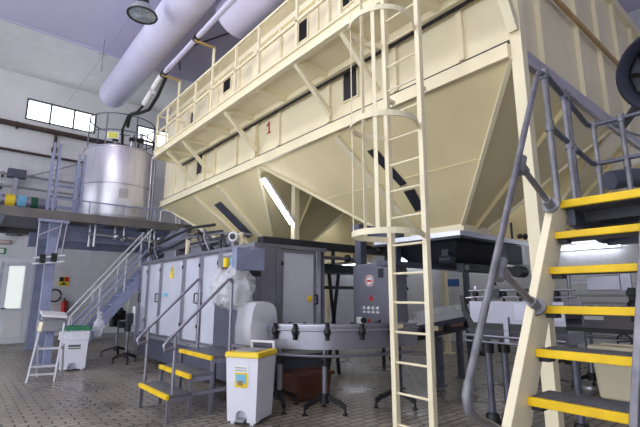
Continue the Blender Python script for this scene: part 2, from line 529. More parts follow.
# ------------------------------------------------------------------ silo with hoppers
SX0, SX1, SY0, SY1 = 4.2, 10.4, 1.86, 11.93
ZF, ZT = 4.1, 6.62
t = silo = T('silo', 'huge cream painted steel silo with hoppers filling the middle of the hall', 'silo', (7.0, 6.9, 0))
t.p('side_wall', G().box(SX0, SX0 + 0.05, SY0 + 0.051, SY1, ZF, ZT), 'creampanel')
t.p('end_wall', G().box(SX0, SX1, SY0, SY0 + 0.05, ZF, ZT), 'creampanel')
t.p('far_wall', G().box(SX0 + 0.051, SX1, SY1 - 0.05, SY1, ZF, ZT), 'creampanel')
t.p('rear_wall', G().box(SX1 - 0.05, SX1, SY0 + 0.05, SY1 - 0.05, ZF, ZT), 'creampanel')
t.p('roof', G().hexa([(SX0, SY0, ZT), (SX1, SY0, ZT), (SX1, SY1, ZT), (SX0, SY1, ZT)], [(SX0 + 0.5, SY0 + 0.5, ZT + 0.36), (SX1 - 0.5, SY0 + 0.5, ZT + 0.36), (SX1 - 0.5, SY1 - 0.5, ZT + 0.36), (SX0 + 0.5, SY1 - 0.5, ZT + 0.36)]), 'tanpanel')
t.p('top_rim', G().box(SX0 - 0.06, SX0 - 0.001, SY0 - 0.06, SY1 + 0.06, ZT - 0.1, ZT + 0.02).box(SX0 - 0.001, SX1, SY0 - 0.09, SY0 - 0.001, ZT - 0.12, ZT + 0.04), 'cream')
# bottom flange: a channel, with a black strip above painted as its shadow gap
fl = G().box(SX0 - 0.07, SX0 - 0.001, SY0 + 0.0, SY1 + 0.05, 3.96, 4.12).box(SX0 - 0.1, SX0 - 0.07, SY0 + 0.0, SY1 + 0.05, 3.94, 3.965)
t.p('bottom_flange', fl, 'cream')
t.p('end_flange', G().box(SX0 + 0.13, SX1, SY0 - 0.07, SY0 - 0.002, 3.96, 4.12), 'flangesheen', label='end flange with painted lavender sheen')
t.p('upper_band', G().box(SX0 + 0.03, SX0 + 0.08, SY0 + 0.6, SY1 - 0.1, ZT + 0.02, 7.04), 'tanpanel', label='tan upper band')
t.p('seam_shade', G().box(SX0 - 0.012, SX0 - 0.001, SY0, SY1, 4.125, 4.175), 'black', label='painted shade in the seam along the flange')
for y in (2.41, 3.4, 4.76, 6.14, 7.72, 8.72, 9.25, 10.35, 11.1):
    t.p('rib', G().box(SX0 - 0.05, SX0 - 0.001, y - 0.035, y + 0.035, 4.17, ZT - 0.1), 'cream')
t.p('rib', G().box(SX0 - 0.08, SX0 - 0.001, 6.88, 7.06, 4.13, ZT - 0.1), 'cream')
for y in (2.9, 3.85, 5.05):
    t.p('rib', G().box(SX0 - 0.035, SX0 - 0.001, y - 0.025, y + 0.025, 5.15, ZT - 0.1), 'cream')
for x in (4.97, 6.25, 7.2, 8.2, 9.25):
    t.p('rib', G().box(x - 0.035, x + 0.035, SY0 - 0.06, SY0 - 0.001, 4.13, ZT - 0.12), 'cream')
t.p('cross_bar', G().box(5.05, SX1, SY0 - 0.1, SY0 - 0.06, 5.2, 5.27), 'tan', label='tan cross bar on the end wall')
# numeral 1
g = G()
yy = 6.52
g.prism([(SX0 - 0.006, yy + 0.015, 4.55), (SX0 - 0.006, yy - 0.03, 4.55), (SX0 - 0.006, yy - 0.03, 4.76), (SX0 - 0.006, yy + 0.015, 4.76), (SX0 - 0.006, yy + 0.07, 4.715), (SX0 - 0.006, yy + 0.07, 4.68), (SX0 - 0.006, yy + 0.015, 4.71)], (0.004, 0, 0))
g.box(SX0 - 0.006, SX0 - 0.002, yy - 0.07, yy + 0.06, 4.525, 4.55)
t.p('numeral', g, 'rednum', label='red numeral 1')
# vents and sight windows of the long side
for (y0, y1, z0, z1, m) in ((5.33, 5.66, 5.95, 6.34, 'blackhole'), (8.12, 8.46, 6.08, 6.45, 'blackhole'), (4.2, 4.5, 6.0, 6.4, 'blackhole'), (10.0, 10.25, 5.9, 6.2, 'dark'), (4.13, 4.42, 4.4, 5.1, 'dark'), (9.4, 9.7, 4.4, 5.05, 'dark')):
    v = t.p('sight_window', G().box(SX0 - 0.015, SX0 - 0.001, y0, y1, z0, z1), m)
    g = G()
    for (a, b, c, e) in ((y0 - 0.025, y0, z0, z1), (y1, y1 + 0.025, z0, z1), (y0 - 0.025, y1 + 0.025, z1, z1 + 0.025), (y0 - 0.025, y1 + 0.025, z0 - 0.025, z0)):
        g.box(SX0 - 0.03, SX0 - 0.001, a, b, c, e)
    t.p('window_surround', g, 'cream', v)
# columns
for (x, y) in ((SX0 + 0.06, SY0 - 0.06),):
    t.p('column', G().box(x - 0.06, x + 0.06, y - 0.06, y + 0.06, 0.02, ZT), 'cream', bevel=0.004)
    t.p('foot_plate', G().box(x - 0.15, x + 0.15, y - 0.15, y + 0.15, 0.0, 0.02), 'cream')
for (x, y) in ((5.1, 6.86), (10.2, 1.95), (10.2, 6.86), (5.1, 11.75), (10.2, 11.75)):
    t.p('column', G().box(x - 0.06, x + 0.06, y - 0.06, y + 0.06, 0.02, 4.02), 'cream', bevel=0.004)
    t.p('foot_plate', G().box(x - 0.15, x + 0.15, y - 0.15, y + 0.15, 0.0, 0.02), 'cream')
# hoppers
def quad_on(a, b, c, e, u, v):
    return lerp(lerp(a, b, u), lerp(e, c, u), v)
def hopper(x0, x1, y0, y1, ox0, ox1, oy0, oy1, zb, slot):
    th = 0.04
    top = [(x0, y0, 3.97), (x1, y0, 3.97), (x1, y1, 3.97), (x0, y1, 3.97)]
    bot = [(ox0, oy0, zb), (ox1, oy0, zb), (ox1, oy1, zb), (ox0, oy1, zb)]
    h = t.p('hopper', G().add(top + bot, [(0, 1, 5, 4), (1, 2, 6, 5), (2, 3, 7, 6), (3, 0, 4, 7), (4, 5, 6, 7), (3, 2, 1, 0)]), 'hopper')
    for i in range(4):
        t.p('corner_strip', G().bar(top[i], bot[i], 0.05, 0.06), 'cream', h)
    g = G()
    g.box(ox0 - 0.06, ox1 + 0.06, oy0 - 0.06, oy1 + 0.06, zb - 0.1, zb + 0.03)
    t.p('outlet_flange', g, 'cream', h)
    # stiffeners on the near (-x) face and the end (-y) face
    A, B, C_, D = Vector(top[0]), Vector(top[3]), Vector(bot[3]), Vector(bot[0])
    n1 = (B - A).cross(D - A).normalized()
    if n1.x > 0:
        n1 = -n1
    g = G()
    for (u, u2, v2) in slot['ribs']:
        p, q = quad_on(A, B, C_, D, u, 0.02), quad_on(A, B, C_, D, u2, v2)
        t.p('stiffener', G().bar(p + n1 * 0.03, q + n1 * 0.03, 0.1, 0.06, n1), 'cream', h)
    for v in slot.get('hr', ()):
        t.p('seam', G().bar(quad_on(A, B, C_, D, 0.02, v) + n1 * 0.004, quad_on(A, B, C_, D, 0.98, v) + n1 * 0.004, 0.012, 0.008, n1), 'hopper', h)
    if slot.get('win'):
        for (m, uv) in slot['win']:
            p = [quad_on(A, B, C_, D, u_, v_) for (u_, v_) in uv]
            w = t.p('sight_strip', G().prism([q + n1 * 0.004 for q in p], n1 * 0.02), m, h)
    A, B, C_, D = Vector(top[0]), Vector(top[1]), Vector(bot[1]), Vector(bot[0])
    n2 = (B - A).cross(D - A).normalized()
    if n2.y > 0:
        n2 = -n2
    for u in slot['endribs']:
        t.p('end_stiffener', G().bar(quad_on(A, B, C_, D, u, 0.02) + n2 * 0.03, quad_on(A, B, C_, D, 0.5 + (u - 0.5) * 0.6, 0.98) + n2 * 0.03, 0.07, 0.06, n2), 'hopper', h)
    return top, bot
hopper(4.2, 7.3, 1.86, 6.83, 5.9, 6.6, 3.6, 5.03, 2.55, dict(ribs=((0.56, 0.57, 0.95),), hr=(0.5,), win=(('dark', ((0.49, 0.21), (0.45, 0.21), (0.4, 0.54), (0.44, 0.55))), ('dark', ((0.44, 0.6), (0.37, 0.6), (0.36, 0.78), (0.44, 0.79)))), endribs=(0.5,)))
hopper(7.3, 10.4, 1.86, 6.83, 8.5, 9.2, 3.6, 5.03, 2.55, dict(ribs=(), endribs=(0.3, 0.7)))
hopper(4.2, 7.3, 6.89, 11.93, 5.9, 6.6, 8.7, 10.1, 2.55, dict(ribs=((0.6, 0.55, 0.9), (0.34, 0.16, 0.86)), hr=(), win=(('slate', ((0.5, 0.21), (0.42, 0.2), (0.33, 0.7), (0.46, 0.74))),), endribs=(0.5,)))
hopper(7.3, 10.4, 6.89, 11.93, 8.5, 9.2, 8.7, 10.1, 2.55, dict(ribs=(), endribs=(0.5,)))



# ------------------------------------------------------------------ walkway along the silo
WX = 3.4
t = T('walkway', 'cream walkway with railing bracketed along the upper side of the silo', 'walkway', (3.8, 6.3, 4.95))
t.p('deck', G().box(WX + 0.06, SX0 - 0.08, 2.0, 10.5, 4.93, 4.97), 'creampanel')
t.p('edge_channel', G().box(WX, WX + 0.06, 1.84, 10.55, 4.86, 5.06).box(WX - 0.03, WX, 1.95, 10.55, 5.03, 5.06).box(WX - 0.03, WX, 1.95, 10.55, 4.86, 4.885), 'cream')
t.p('end_channel', G().box(WX + 0.06, SX0 - 0.06, 10.49, 10.55, 4.86, 5.06), 'cream')
t.p('wall_channel', G().box(SX0 - 0.17, SX0 - 0.085, 2.0, 10.5, 4.84, 4.93), 'cream')
t.p('gap_shade', G().box(SX0 - 0.1, SX0 - 0.086, 2.0, 10.5, 4.79, 4.839), 'black', label='painted shade of the gap')  # black strip stands for the shade between deck and wall
g = G()
for y in (2.6, 3.65, 4.65, 5.75, 6.84, 7.8, 8.8, 9.73):
    t.p('cross_beam', G().box(WX + 0.06, SX0 - 0.17, y - 0.04, y + 0.04, 4.85, 4.93), 'cream')
for y in (3.65, 4.65, 6.84, 8.8, 9.73):
    yi = y
    t.p('bracket', G().bar((WX + 0.04, y, 4.86), (SX0 - 0.09, yi, 4.25), 0.07, 0.07, (0, 1, 0)), 'cream')
t.p('bracket', G().bar((3.86, 1.8, 4.86), (4.19, 1.8, 4.25), 0.1, 0.1, (0, 1, 0)), 'cream')
posts = (10.5, 9.81, 9.18, 8.2, 7.41, 6.45, 5.67, 4.6, 3.65, 2.95)
for y in posts:
    t.p('rail_post', G().box(WX - 0.005, WX + 0.035, y - 0.02, y + 0.02, 5.06, 6.0 if y not in (7.41, 9.18) else 6.45), 'cream')
t.p('top_rail', G().bar((WX + 0.015, 2.9, 6.0), (WX + 0.015, 10.53, 6.0), 0.05, 0.035), 'cream')
t.p('mid_rail', G().bar((WX + 0.015, 2.9, 5.52), (WX + 0.015, 10.53, 5.52), 0.04, 0.035), 'cream')
t.p('end_rail', G().bar((WX + 0.04, 10.5, 6.0), (SX0 - 0.09, 10.5, 6.0), 0.035, 0.035).bar((WX + 0.04, 10.5, 5.52), (SX0 - 0.09, 10.5, 5.52), 0.035, 0.035).box(SX0 - 0.12, SX0 - 0.085, 10.48, 10.52, 5.06, 6.02), 'cream')
for y in (7.41, 9.18):
    t.p('pipe_arm', G().bar((WX + 0.02, y, 6.43), (3.0, y, 6.43), 0.04, 0.04), 'tan')

# transport pipe held by the arms of the walkway
t = T('transport_pipe', 'white conveying pipe along the walkway with black hose to the tank', 'pipe', (3.05, 7, 6.5))
t.p('pipe', G().cyl((3.05, 2.0, 6.51), (3.05, 9.25, 6.51), 0.05, 16), 'ceiling', smooth=True)
t.p('collar', G().cyl((3.05, 7.36, 6.51), (3.05, 7.5, 6.51), 0.07, 16), 'black', smooth=True)
t.p('collar', G().cyl((3.05, 9.12, 6.51), (3.05, 9.3, 6.51), 0.075, 16), 'black', smooth=True)
t.p('sleeve', G().cyl((3.05, 9.3, 6.51), (3.02, 9.75, 6.34), 0.07, 16), 'white', smooth=True)
t.p('sleeve', G().cyl((3.02, 9.85, 6.3), (3.0, 10.3, 6.13), 0.07, 16), 'white', smooth=True)
t.p('hose', G().tube([(3.1, 9.2, 6.42), (3.14, 9.8, 6.2), (3.12, 10.3, 6.02), (3.05, 10.9, 6.1), (3.0, 11.3, 6.22), (3.05, 11.75, 6.22), (3.1, 12.0, 6.1)], 0.042, 12), 'black', smooth=True)
t.p('hose', G().tube([(3.0, 10.28, 6.12), (2.96, 10.7, 6.05), (2.92, 11.3, 6.16), (2.95, 11.9, 5.95), (3.05, 12.2, 5.6)], 0.032, 12), 'black', smooth=True)

# ------------------------------------------------------------------ caged ladder
LX, LA, LB = 3.36, 2.87, 2.455
t = T('caged_ladder', 'tall cream ladder with safety cage leading up to the walkway', 'ladder', (LX, 2.66, 0))
for y in (LA, LB):
    t.p('rail', G().bar((LX, y, 0.0), (LX, y - (0.055 if y == LB else 0), 6.1), 0.054, 0.06, (1, 0, 0)), 'cream', bevel=0.004)
z = 0.3
while z < 5.9:
    t.p('rung', G().cyl((LX, LA - 0.027, z), (LX, LB + 0.02 - 0.009 * z, z), 0.012, 8), 'cream')
    z += 0.283
cx, cy, cr = LX - 0.31, 2.655, 0.325
for z in (2.06, 3.15, 4.24, 5.33):
    pts = [(LX - 0.03, LA + 0.02, z)] + arc((cx, cy, z), cr, math.radians(58), math.radians(302), 22) + [(LX - 0.03, LB - 0.02, z)]
    g = G()
    for i in range(len(pts) - 1):
        g.bar(pts[i], pts[i + 1], 0.012, 0.055)
    t.p('cage_hoop', g, 'cream')
for a in (83, 135, 207):
    x, y = cx + (cr - 0.012) * math.cos(math.radians(a)), cy + (cr - 0.012) * math.sin(math.radians(a))
    d = (math.cos(math.radians(a)), math.sin(math.radians(a)), 0)
    t.p('cage_strap', G().bar((x, y, 2.05), (x, y, 5.4), 0.036, 0.01, d), 'cream')
for z in (1.2, 3.6, 4.9):
    for y in (LA, LB):
        t.p('standoff', G().box(LX + 0.03, LX + 0.12, y - 0.02, y + 0.02, z - 0.02, z + 0.02), 'cream')

# ------------------------------------------------------------------ ducts and ceiling fittings
t = T('air_duct', 'long round white air duct ending above the tank', 'duct', (3.2, 8, 8))
dd = t.p('duct', G().lathe([(0.4, -10.5), (0.42, -10.4), (0.42, 1.9), (0.4, 2.02), (0.3, 2.08), (0.0, 2.1)], (3.2, 12.5, 8.0), 40, (0, 1, 0)), 'duct', smooth=True)
for y in (4.5, 7.5, 10.5, 13.0):
    t.p('hanger', G().cyl((3.2, y, 8.4), (3.2, y, 9.0), 0.012, 6), 'grey')
    t.p('band', G().lathe([(0.424, 0), (0.424, 0.03)], (3.2, y, 8.0), 40, (0, 1, 0)), 'white', dd, smooth=True)
t = T('air_duct', 'wider white air duct with rounded end above the walkway railing', 'duct', (4.4, 5, 7.9))
t.p('duct', G().lathe([(0.6, -7.2), (0.62, -7.1), (0.62, -0.15), (0.58, 0.0), (0.45, 0.09), (0.0, 0.12)], (4.28, 8.1, 7.95), 40, (0, 1, 0)), 'duct', smooth=True)
for y in (2.5, 5.0, 7.4):
    t.p('hanger', G().cyl((4.28, y, 8.55), (4.28, y, 9.0), 0.012, 6), 'grey')

def bay_lamp(label, x, y, z, r, glass='glass'):
    t = T('pendant_lamp', label, 'lamp', (x, y, 9.0))
    t.p('rod', G().cyl((x, y, z + 0.55), (x, y, 9.0), 0.015, 8), 'dark')
    t.p('gear_box', G().lathe([(0.0, 0.25), (0.1, 0.25), (0.11, 0.28), (0.11, 0.52), (0.05, 0.56), (0, 0.56)], (x, y, z), 20), 'black', smooth=True)
    sh = t.p('shade', G().lathe([(r, 0.0), (r * 0.97, 0.05), (r * 0.82, 0.14), (r * 0.55, 0.22), (0.1, 0.26), (0.09, 0.25), (r * 0.53, 0.21), (r * 0.79, 0.13), (r * 0.94, 0.045), (r * 0.97, 0.0)], (x, y, z), 36), 'grey', smooth=True)
    t.p('rim', G().tube(arc((x, y, z), r, 0, 2 * PI * 35 / 36, 35), 0.018, 8, True), 'black', sh, smooth=True)
    t.p('glass', G().lathe([(r * 0.96, 0.012), (r * 0.6, -0.015), (0, -0.03)], (x, y, z), 36), 'glass', sh, smooth=True)
    t.p('bulb', G().ball((x, y, z + 0.12), 0.07, 12, 8, (1, 1, 1.5)), 'white', smooth=True)
bay_lamp('round pendant lamp with dark rim hanging beside the long air duct', 2.3, 8.55, 7.28, 0.29)
t = T('ceiling_hanger', 'thin T-shaped rod hanging from the ceiling near the duct end', 'rod', (1.9, 12.5, 9))
t.p('rod', G().cyl((2.5, 13.0, 7.98), (2.5, 13.0, 9.0), 0.013, 6), 'grey')
t.p('cross_arm', G().cyl((2.36, 13.0, 8.52), (2.62, 13.0, 8.52), 0.013, 6), 'grey')
t = T('steel_cable', 'thin steel cable slung across under the ceiling at the left', 'cable', (2.0, 12, 8))
t.p('cable', G().tube([(1.6, 16.9, 6.9), (2.2, 12.0, 7.7), (2.6, 8.6, 8.4), (2.8, 7.2, 8.98)], 0.004, 6), 'grey')
t = T('conduit', 'thin dark conduit with bends under the ceiling beside the duct', 'conduit', (3.9, 10, 8.978))
t.p('pipe', G().tube([(5.35, 9.2, 8.978), (5.1, 9.5, 8.978), (5.2, 10.2, 8.978), (4.6, 11.6, 8.978), (4.6, 12.6, 8.978), (4.9, 13.2, 8.978)], 0.02, 6), 'dark')

# big fan at the right edge, on a bracket from the silo end
fc = Vector((5.42, 0.8, 3.82))
ax = (Vector((0, 0, 1.5)) - fc).normalized()
t = T('fan', 'big round dark blue-grey fan at the right edge above the stair landing', 'fan', fc)
sh = t.p('shroud', G().lathe([(0.43, -0.2), (0.45, -0.05), (0.45, 0.06), (0.43, 0.09), (0.35, 0.03), (0.33, -0.02), (0.33, -0.2), (0.43, -0.2)], fc, 40, ax), 'fan', smooth=True)
t.p('back_plate', G().lathe([(0.0, -0.205), (0.43, -0.205), (0.43, -0.215), (0, -0.215)], fc, 40, ax), 'black')
g = G()
u = ax.orthogonal().normalized()
w = ax.cross(u)
for k in range(9):
    a = 2 * PI * k / 9
    e = u * math.cos(a) + w * math.sin(a)
    f = ax.cross(e)
    p = fc - ax * 0.1
    g.add([p + e * 0.07 + f * 0.03 + ax * 0.03, p + e * 0.07 - f * 0.03 - ax * 0.03, p + e * 0.31 - f * 0.09 - ax * 0.03, p + e * 0.31 + f * 0.08 + ax * 0.04], [(0, 1, 2, 3)])
t.p('blades', g, 'dark')
t.p('hub', G().lathe([(0, 0.0), (0.06, -0.02), (0.08, -0.08), (0.08, -0.2)], fc, 20, ax), 'black', smooth=True)
t.p('mount_arm', G().bar(fc - ax * 0.2 + Vector((0.1, 0.1, 0)), (7.6, 1.79, 4.05), 0.08, 0.08), 'fan')

# ------------------------------------------------------------------ right stairs with landing
YS = 1.0
t = T('access_stairs', 'steep cream stairs with yellow nosed treads in the right foreground', 'stairs', (1.9, 0.8, 0))
def stx(z):
    return 1.42 + 0.655 * z
def stringer(y0, y1):
    dx = 0.105
    zt = 2.02
    return G().hexa([(stx(0) - dx, y0, 0), (stx(0) + dx, y0, 0), (stx(0) + dx, y1, 0), (stx(0) - dx, y1, 0)], [(stx(zt) - dx, y0, zt), (stx(zt) + dx, y0, zt), (stx(zt) + dx, y1, zt), (stx(zt) - dx, y1, zt)])
t.p('stringer', stringer(YS, YS + 0.045), 'cream', bevel=0.004)
t.p('stringer', stringer(0.545, 0.575), 'galv', label='grey steel stringer', bevel=0.004)
for i in range(1, 10):
    z = 2.06 - 0.205 * i
    x = 2.73 - 0.126 * i
    tr = t.p('tread', G().box(x + 0.02, x + 0.235, 0.577, YS - 0.001, z - 0.035, z), 'grate')
    t.p('nosing', G().box(x - 0.005, x + 0.02, 0.577, YS - 0.001, z - 0.036, z + 0.003), 'yellow', tr, label='yellow nosing', bevel=0.004)
    t.p('tread_bracket', G().box(x + 0.03, x + 0.1, YS - 0.05, YS - 0.001, z - 0.06, z - 0.036), 'dark', tr)
    g = G()
    for k in range(30):
        yy = 0.59 + k * 0.013
        g.box(x + 0.021, x + 0.03, yy, yy + 0.005, z, z + 0.006)
    t.p('serration', g, 'darkgalv', tr)
rt = 0.0165
hr = t.p('handrail', G().tube([(1.93, YS, 0.9), (1.68, YS, 1.01), (1.62, YS, 1.04), (1.595, YS, 1.11), (1.62, YS, 1.17), (2.58, YS, 2.82), (2.63, YS, 2.87), (2.7, YS, 2.88)], rt, 14), 'galv', smooth=True)
for (p, q) in (((2.25, YS, 2.19), (2.6, YS, 2.01)), ((1.94, YS, 1.62), (2.29, YS, 1.44))):
    b = t.p('brace', G().cyl(p, q, rt, 14), 'galv', smooth=True)
    P_, Q_ = Vector(p), Vector(q)
    dd = (Q_ - P_).normalized()
    ra = (Vector((2.58, YS, 2.82)) - Vector((1.62, YS, 1.17))).normalized()
    t.p('clamp', G().cyl(P_ - ra * 0.055, P_ + ra * 0.055, 0.026, 14).cyl(P_ + dd * 0.01, P_ + dd * 0.06, 0.025, 14), 'galv', b, smooth=True)
    t.p('flange', G().cyl(Q_ - dd * 0.07, Q_ - dd * 0.012, 0.026, 14).cyl(Q_ - dd * 0.012, Q_, 0.048, 16), 'galv', b, smooth=True)
t.p('elbow', G().tube([(1.68, YS, 1.01), (1.635, YS, 1.032), (1.605, YS, 1.055), (1.597, YS, 1.11), (1.618, YS, 1.16)], 0.021, 14), 'galv', hr, smooth=True)
t = T('landing', 'raised grating landing with pipe railing at the head of the yellow stairs', 'platform', (3.35, 0.3, 2.0))
t.p('deck', G().hexa([(2.76, -1.0, 2.015), (4.06, -1.0, 2.015), (4.06, 1.2, 2.015), (2.76, 0.995, 2.015)], [(2.76, -1.0, 2.055), (4.06, -1.0, 2.055), (4.06, 1.2, 2.055), (2.76, 0.995, 2.055)]), 'grate')
t.p('frame', G().bar((2.8, 0.97, 1.965), (4.06, 1.17, 1.965), 0.04, 0.098).box(2.76, 4.06, -1.0, -0.95, 1.9, 2.014).box(4.01, 4.06, -0.95, 1.15, 1.9, 2.014).box(2.765, 2.82, -0.95, 0.5, 1.92, 2.014), 'slate')
t.p('nosing', G().box(2.725, 2.76, -1.0, 1.0, 2.016, 2.062), 'yellow', label='yellow nosing', bevel=0.004)
g = G()
for x in (2.95, 3.2, 3.45, 3.7):
    g.box(x - 0.015, x + 0.015, -0.95, 0.94, 1.95, 2.014)
t.p('cross_bearer', g, 'dark')
for (x, y, top) in ((2.7, YS, 2.88), (3.14, 1.05, 2.9), (3.24, 1.065, 2.92), (3.98, 1.13, 2.92), (3.98, 0.93, 2.92), (3.98, 0.3, 2.92), (3.98, -0.9, 2.92)):
    b = t.p('rail_post', G().cyl((x, y, 2.04 if x < 2.75 else 2.056), (x, y, top), 0.019, 12), 'galv', smooth=True)
    t.p('tee', G().cyl((x, y, top - 0.03), (x, y, top + 0.03), 0.027, 12), 'galv', b, smooth=True)
    t.p('tee', G().cyl((x, y, 2.5), (x, y, 2.56), 0.027, 12), 'galv', b, smooth=True)
t.p('top_rail', G().tube([(2.7, YS, 2.89), (3.93, 1.16, 2.92), (3.97, 1.15, 2.92), (3.98, 1.1, 2.92), (3.98, -0.95, 2.92)], 0.019, 12), 'darkgalv', smooth=True)
t.p('mid_rail', G().tube([(2.7, YS, 2.53), (3.93, 1.16, 2.58), (3.97, 1.15, 2.58), (3.98, 1.1, 2.58), (3.98, -0.95, 2.58)], 0.019, 12), 'darkgalv', smooth=True)
for y in (-0.9, 0.1):
    t.p('leg', G().box(3.97, 4.04, y - 0.035, y + 0.035, 0, 1.9), 'slate')
t = T('round_pipe', 'fat grey pipe crossing behind the landing railing', 'pipe', (5.4, 1.3, 3.0))
t.p('pipe', G().tube([(5.02, 1.35, 2.66), (5.2, 1.24, 2.7), (5.4, 1.15, 2.72), (6.5, 0.6, 2.74), (8, -0.1, 2.74)], 0.1, 16), 'slate', smooth=True)
t.p('hanger', G().cyl((5.9, 0.92, 2.8), (5.9, 1.81, 3.96), 0.012), 'grey')
t.p('hanger', G().cyl((7.2, 0.27, 2.9), (7.2, 1.81, 3.96), 0.015), 'grey')

# ------------------------------------------------------------------ catwalk with the tank
DZ = 3.47
t = T('catwalk', 'grey steel catwalk carrying the round tank, on columns at the left', 'platform', (1.0, 13.5, 3.3))
t.p('deck', G().box(-4.0, 4.95, 11.72, 15.2, DZ - 0.05, DZ), 'grate')
t.p('edge_beam', G().box(-4.0, 4.95, 11.62, 11.72, DZ - 0.21, DZ + 0.005), 'deckedge', label='dark edge beam')
t.p('edge_beam', G().box(-4.0, 4.95, 15.1, 15.2, DZ - 0.21, DZ - 0.051), 'deckedge')
for x in (-2.5, -0.8, 0.6, 1.75, 2.7, 3.6, 4.5):
    t.p('cross_beam', G().box(x - 0.05, x + 0.05, 11.721, 15.1, DZ - 0.21, DZ - 0.051), 'blue')
t.p('girder', G().box(1.4, 4.9, 12.3, 12.5, 2.86, 3.25), 'blue')
t.p('girder', G().box(1.4, 4.9, 14.4, 14.6, 2.86, 3.25), 'blue')
for (x, y) in ((1.8, 15.0), (1.62, 11.8), (4.8, 15.0), (-3.5, 11.9), (-3.5, 15.0)):
    t.p('column', G().box(x - 0.1, x + 0.1, y - 0.02, y + 0.0, 0.015, DZ - 0.22).box(x - 0.1, x - 0.08, y, y + 0.16, 0.015, DZ - 0.22).box(x + 0.08, x + 0.1, y, y + 0.16, 0.015, DZ - 0.22), 'blue')
    t.p('foot_plate', G().box(x - 0.16, x + 0.16, y - 0.08, y + 0.22, 0, 0.015), 'blue')
# low railing on the edge
for x in (0.5, 1.5, 2.3, 3.1, 3.9, 4.7):
    t.p('rail_post', G().cyl((x, 11.67, DZ), (x, 11.67, DZ + (0.32 if x < 2.4 else 0.34)), 0.016, 8), 'blue')
t.p('toe_rail', G().tube([(1.5, 11.67, DZ + 0.32), (4.7, 11.67, DZ + 0.34)], 0.018, 8), 'blue', smooth=True)
t = T('railing', 'short pale railing loops on the catwalk right of the tank', 'railing', (4.4, 11.67, DZ))
for i, (a, b) in enumerate(((4.06, 4.5), (4.6, 4.9))):
    t.p('loop', G().tube([(a, 11.66, DZ), (a, 11.66, DZ + 0.3), (a + 0.05, 11.66, DZ + 0.35), (b - 0.05, 11.66, DZ + 0.33), (b, 11.66, DZ + 0.28), (b, 11.66, DZ)], 0.018, 8), 'white', smooth=True)
# lattice towers
def lattice(label, x, y, w, z0, z1, dep=0.3):
    t = T('lattice_ladder', label, 'ladder', (x, y, z0))
    for (dx, dy) in ((-w / 2, 0), (w / 2, 0), (-w / 2, dep), (w / 2, dep)):
        t.p('rail', G().bar((x + dx, y + dy, z0), (x + dx, y + dy, z1 - (0.25 if dy else 0)), 0.05, 0.05), 'blue')
    n = int((z1 - z0) / 0.25)
    for k in range(n):
        z = z0 + 0.15 + k * 0.25
        if z > z1 - 0.05:
            break
        t.p('rung', G().bar((x - w / 2, y, z), (x + w / 2, y, z), 0.02, 0.02), 'blue')
    g = G()
    for k in range(n - 1):
        z = z0 + 0.15 + k * 0.25
        for dx in (-w / 2, w / 2):
            g.bar((x + dx, y, z), (x + dx, y + dep, z + 0.25), 0.028, 0.028)
    t.p('lacing', g, 'blue')
lattice('tall narrow blue-grey lattice ladder at the catwalk edge near the left wall', 1.5, 11.85, 0.13, DZ, 5.2, 0.16)
lattice('blue-grey lattice ladder close against the left side of the tank', 2.05, 11.8, 0.13, DZ, 5.0, 0.16)
t = T('shelf_rack', 'blue-grey rack of rails between the two lattice ladders', 'rack', (2.2, 14, DZ))
for x in (1.75, 2.5):
    t.p('post', G().box(x - 0.03, x + 0.03, 14.6, 14.66, DZ, 5.1), 'blue')
for z in (3.75, 4.05, 4.35, 4.7):
    t.p('rail', G().box(1.72, 2.53, 14.57, 14.599, z, z + 0.08), 'blue' if z != 4.35 else 'slate')

TX, TY, TR = 3.2, 12.85, 0.93
t = T('storage_tank', 'big round stainless steel tank standing on the catwalk', 'tank', (TX, TY, DZ))
body = t.p('shell', G().lathe([(0, 0.06), (TR - 0.02, 0.06), (TR, 0.1), (TR, 2.02), (TR - 0.02, 2.06), (TR - 0.12, 2.1), (0.3, 2.22), (0, 2.24)], (TX, TY, DZ), 64), 'tank', smooth=True)
for z in (0.12, 0.98, 2.0):
    t.p('weld_band', G().lathe([(TR + 0.001, 0), (TR + 0.012, 0.006), (TR + 0.012, 0.026), (TR + 0.001, 0.032)], (TX, TY, DZ + z), 64), 'steel', body, smooth=True)
for a in (0.3, 1.9, 3.3, 5.0):
    t.p('foot', G().cyl((TX + 0.7 * math.cos(a), TY + 0.7 * math.sin(a), DZ), (TX + 0.7 * math.cos(a), TY + 0.7 * math.sin(a), DZ + 0.08), 0.06), 'steel')
aa = math.atan2(-TY, -TX) + 0.16
pc = Vector((TX + TR * math.cos(aa), TY + TR * math.sin(aa), DZ + 0.72))
nd = Vector((math.cos(aa), math.sin(aa), 0))
sd = Vector((-nd.y, nd.x, 0))
t.p('hatch', G().bar(pc - sd * 0.11 + nd * 0.01, pc + sd * 0.11 + nd * 0.01, 0.03, 0.24), 'steel', label='square hatch plate')
t.p('sight_pipe', G().tube([(TX + 0.93 * math.cos(aa + 0.95), TY + 0.93 * math.sin(aa + 0.95), DZ + 0.1), (TX + 0.93 * math.cos(aa + 0.95), TY + 0.93 * math.sin(aa + 0.95), DZ + 2.1)], 0.02, 8), 'steel')
t.p('side_pipe', G().cyl((TX + 0.95 * math.cos(aa + 1.2), TY + 0.95 * math.sin(aa + 1.2), DZ), (TX + 0.95 * math.cos(aa + 1.2), TY + 0.95 * math.sin(aa + 1.2), DZ + 2.3), 0.04, 10), 'steel', smooth=True)
t.p('hatch_cover', G().lathe([(0.26, 2.2), (0.26, 2.28), (0.2, 2.32), (0, 2.33)], (TX - 0.2, TY + 0.1, DZ), 24), 'steel', smooth=True)
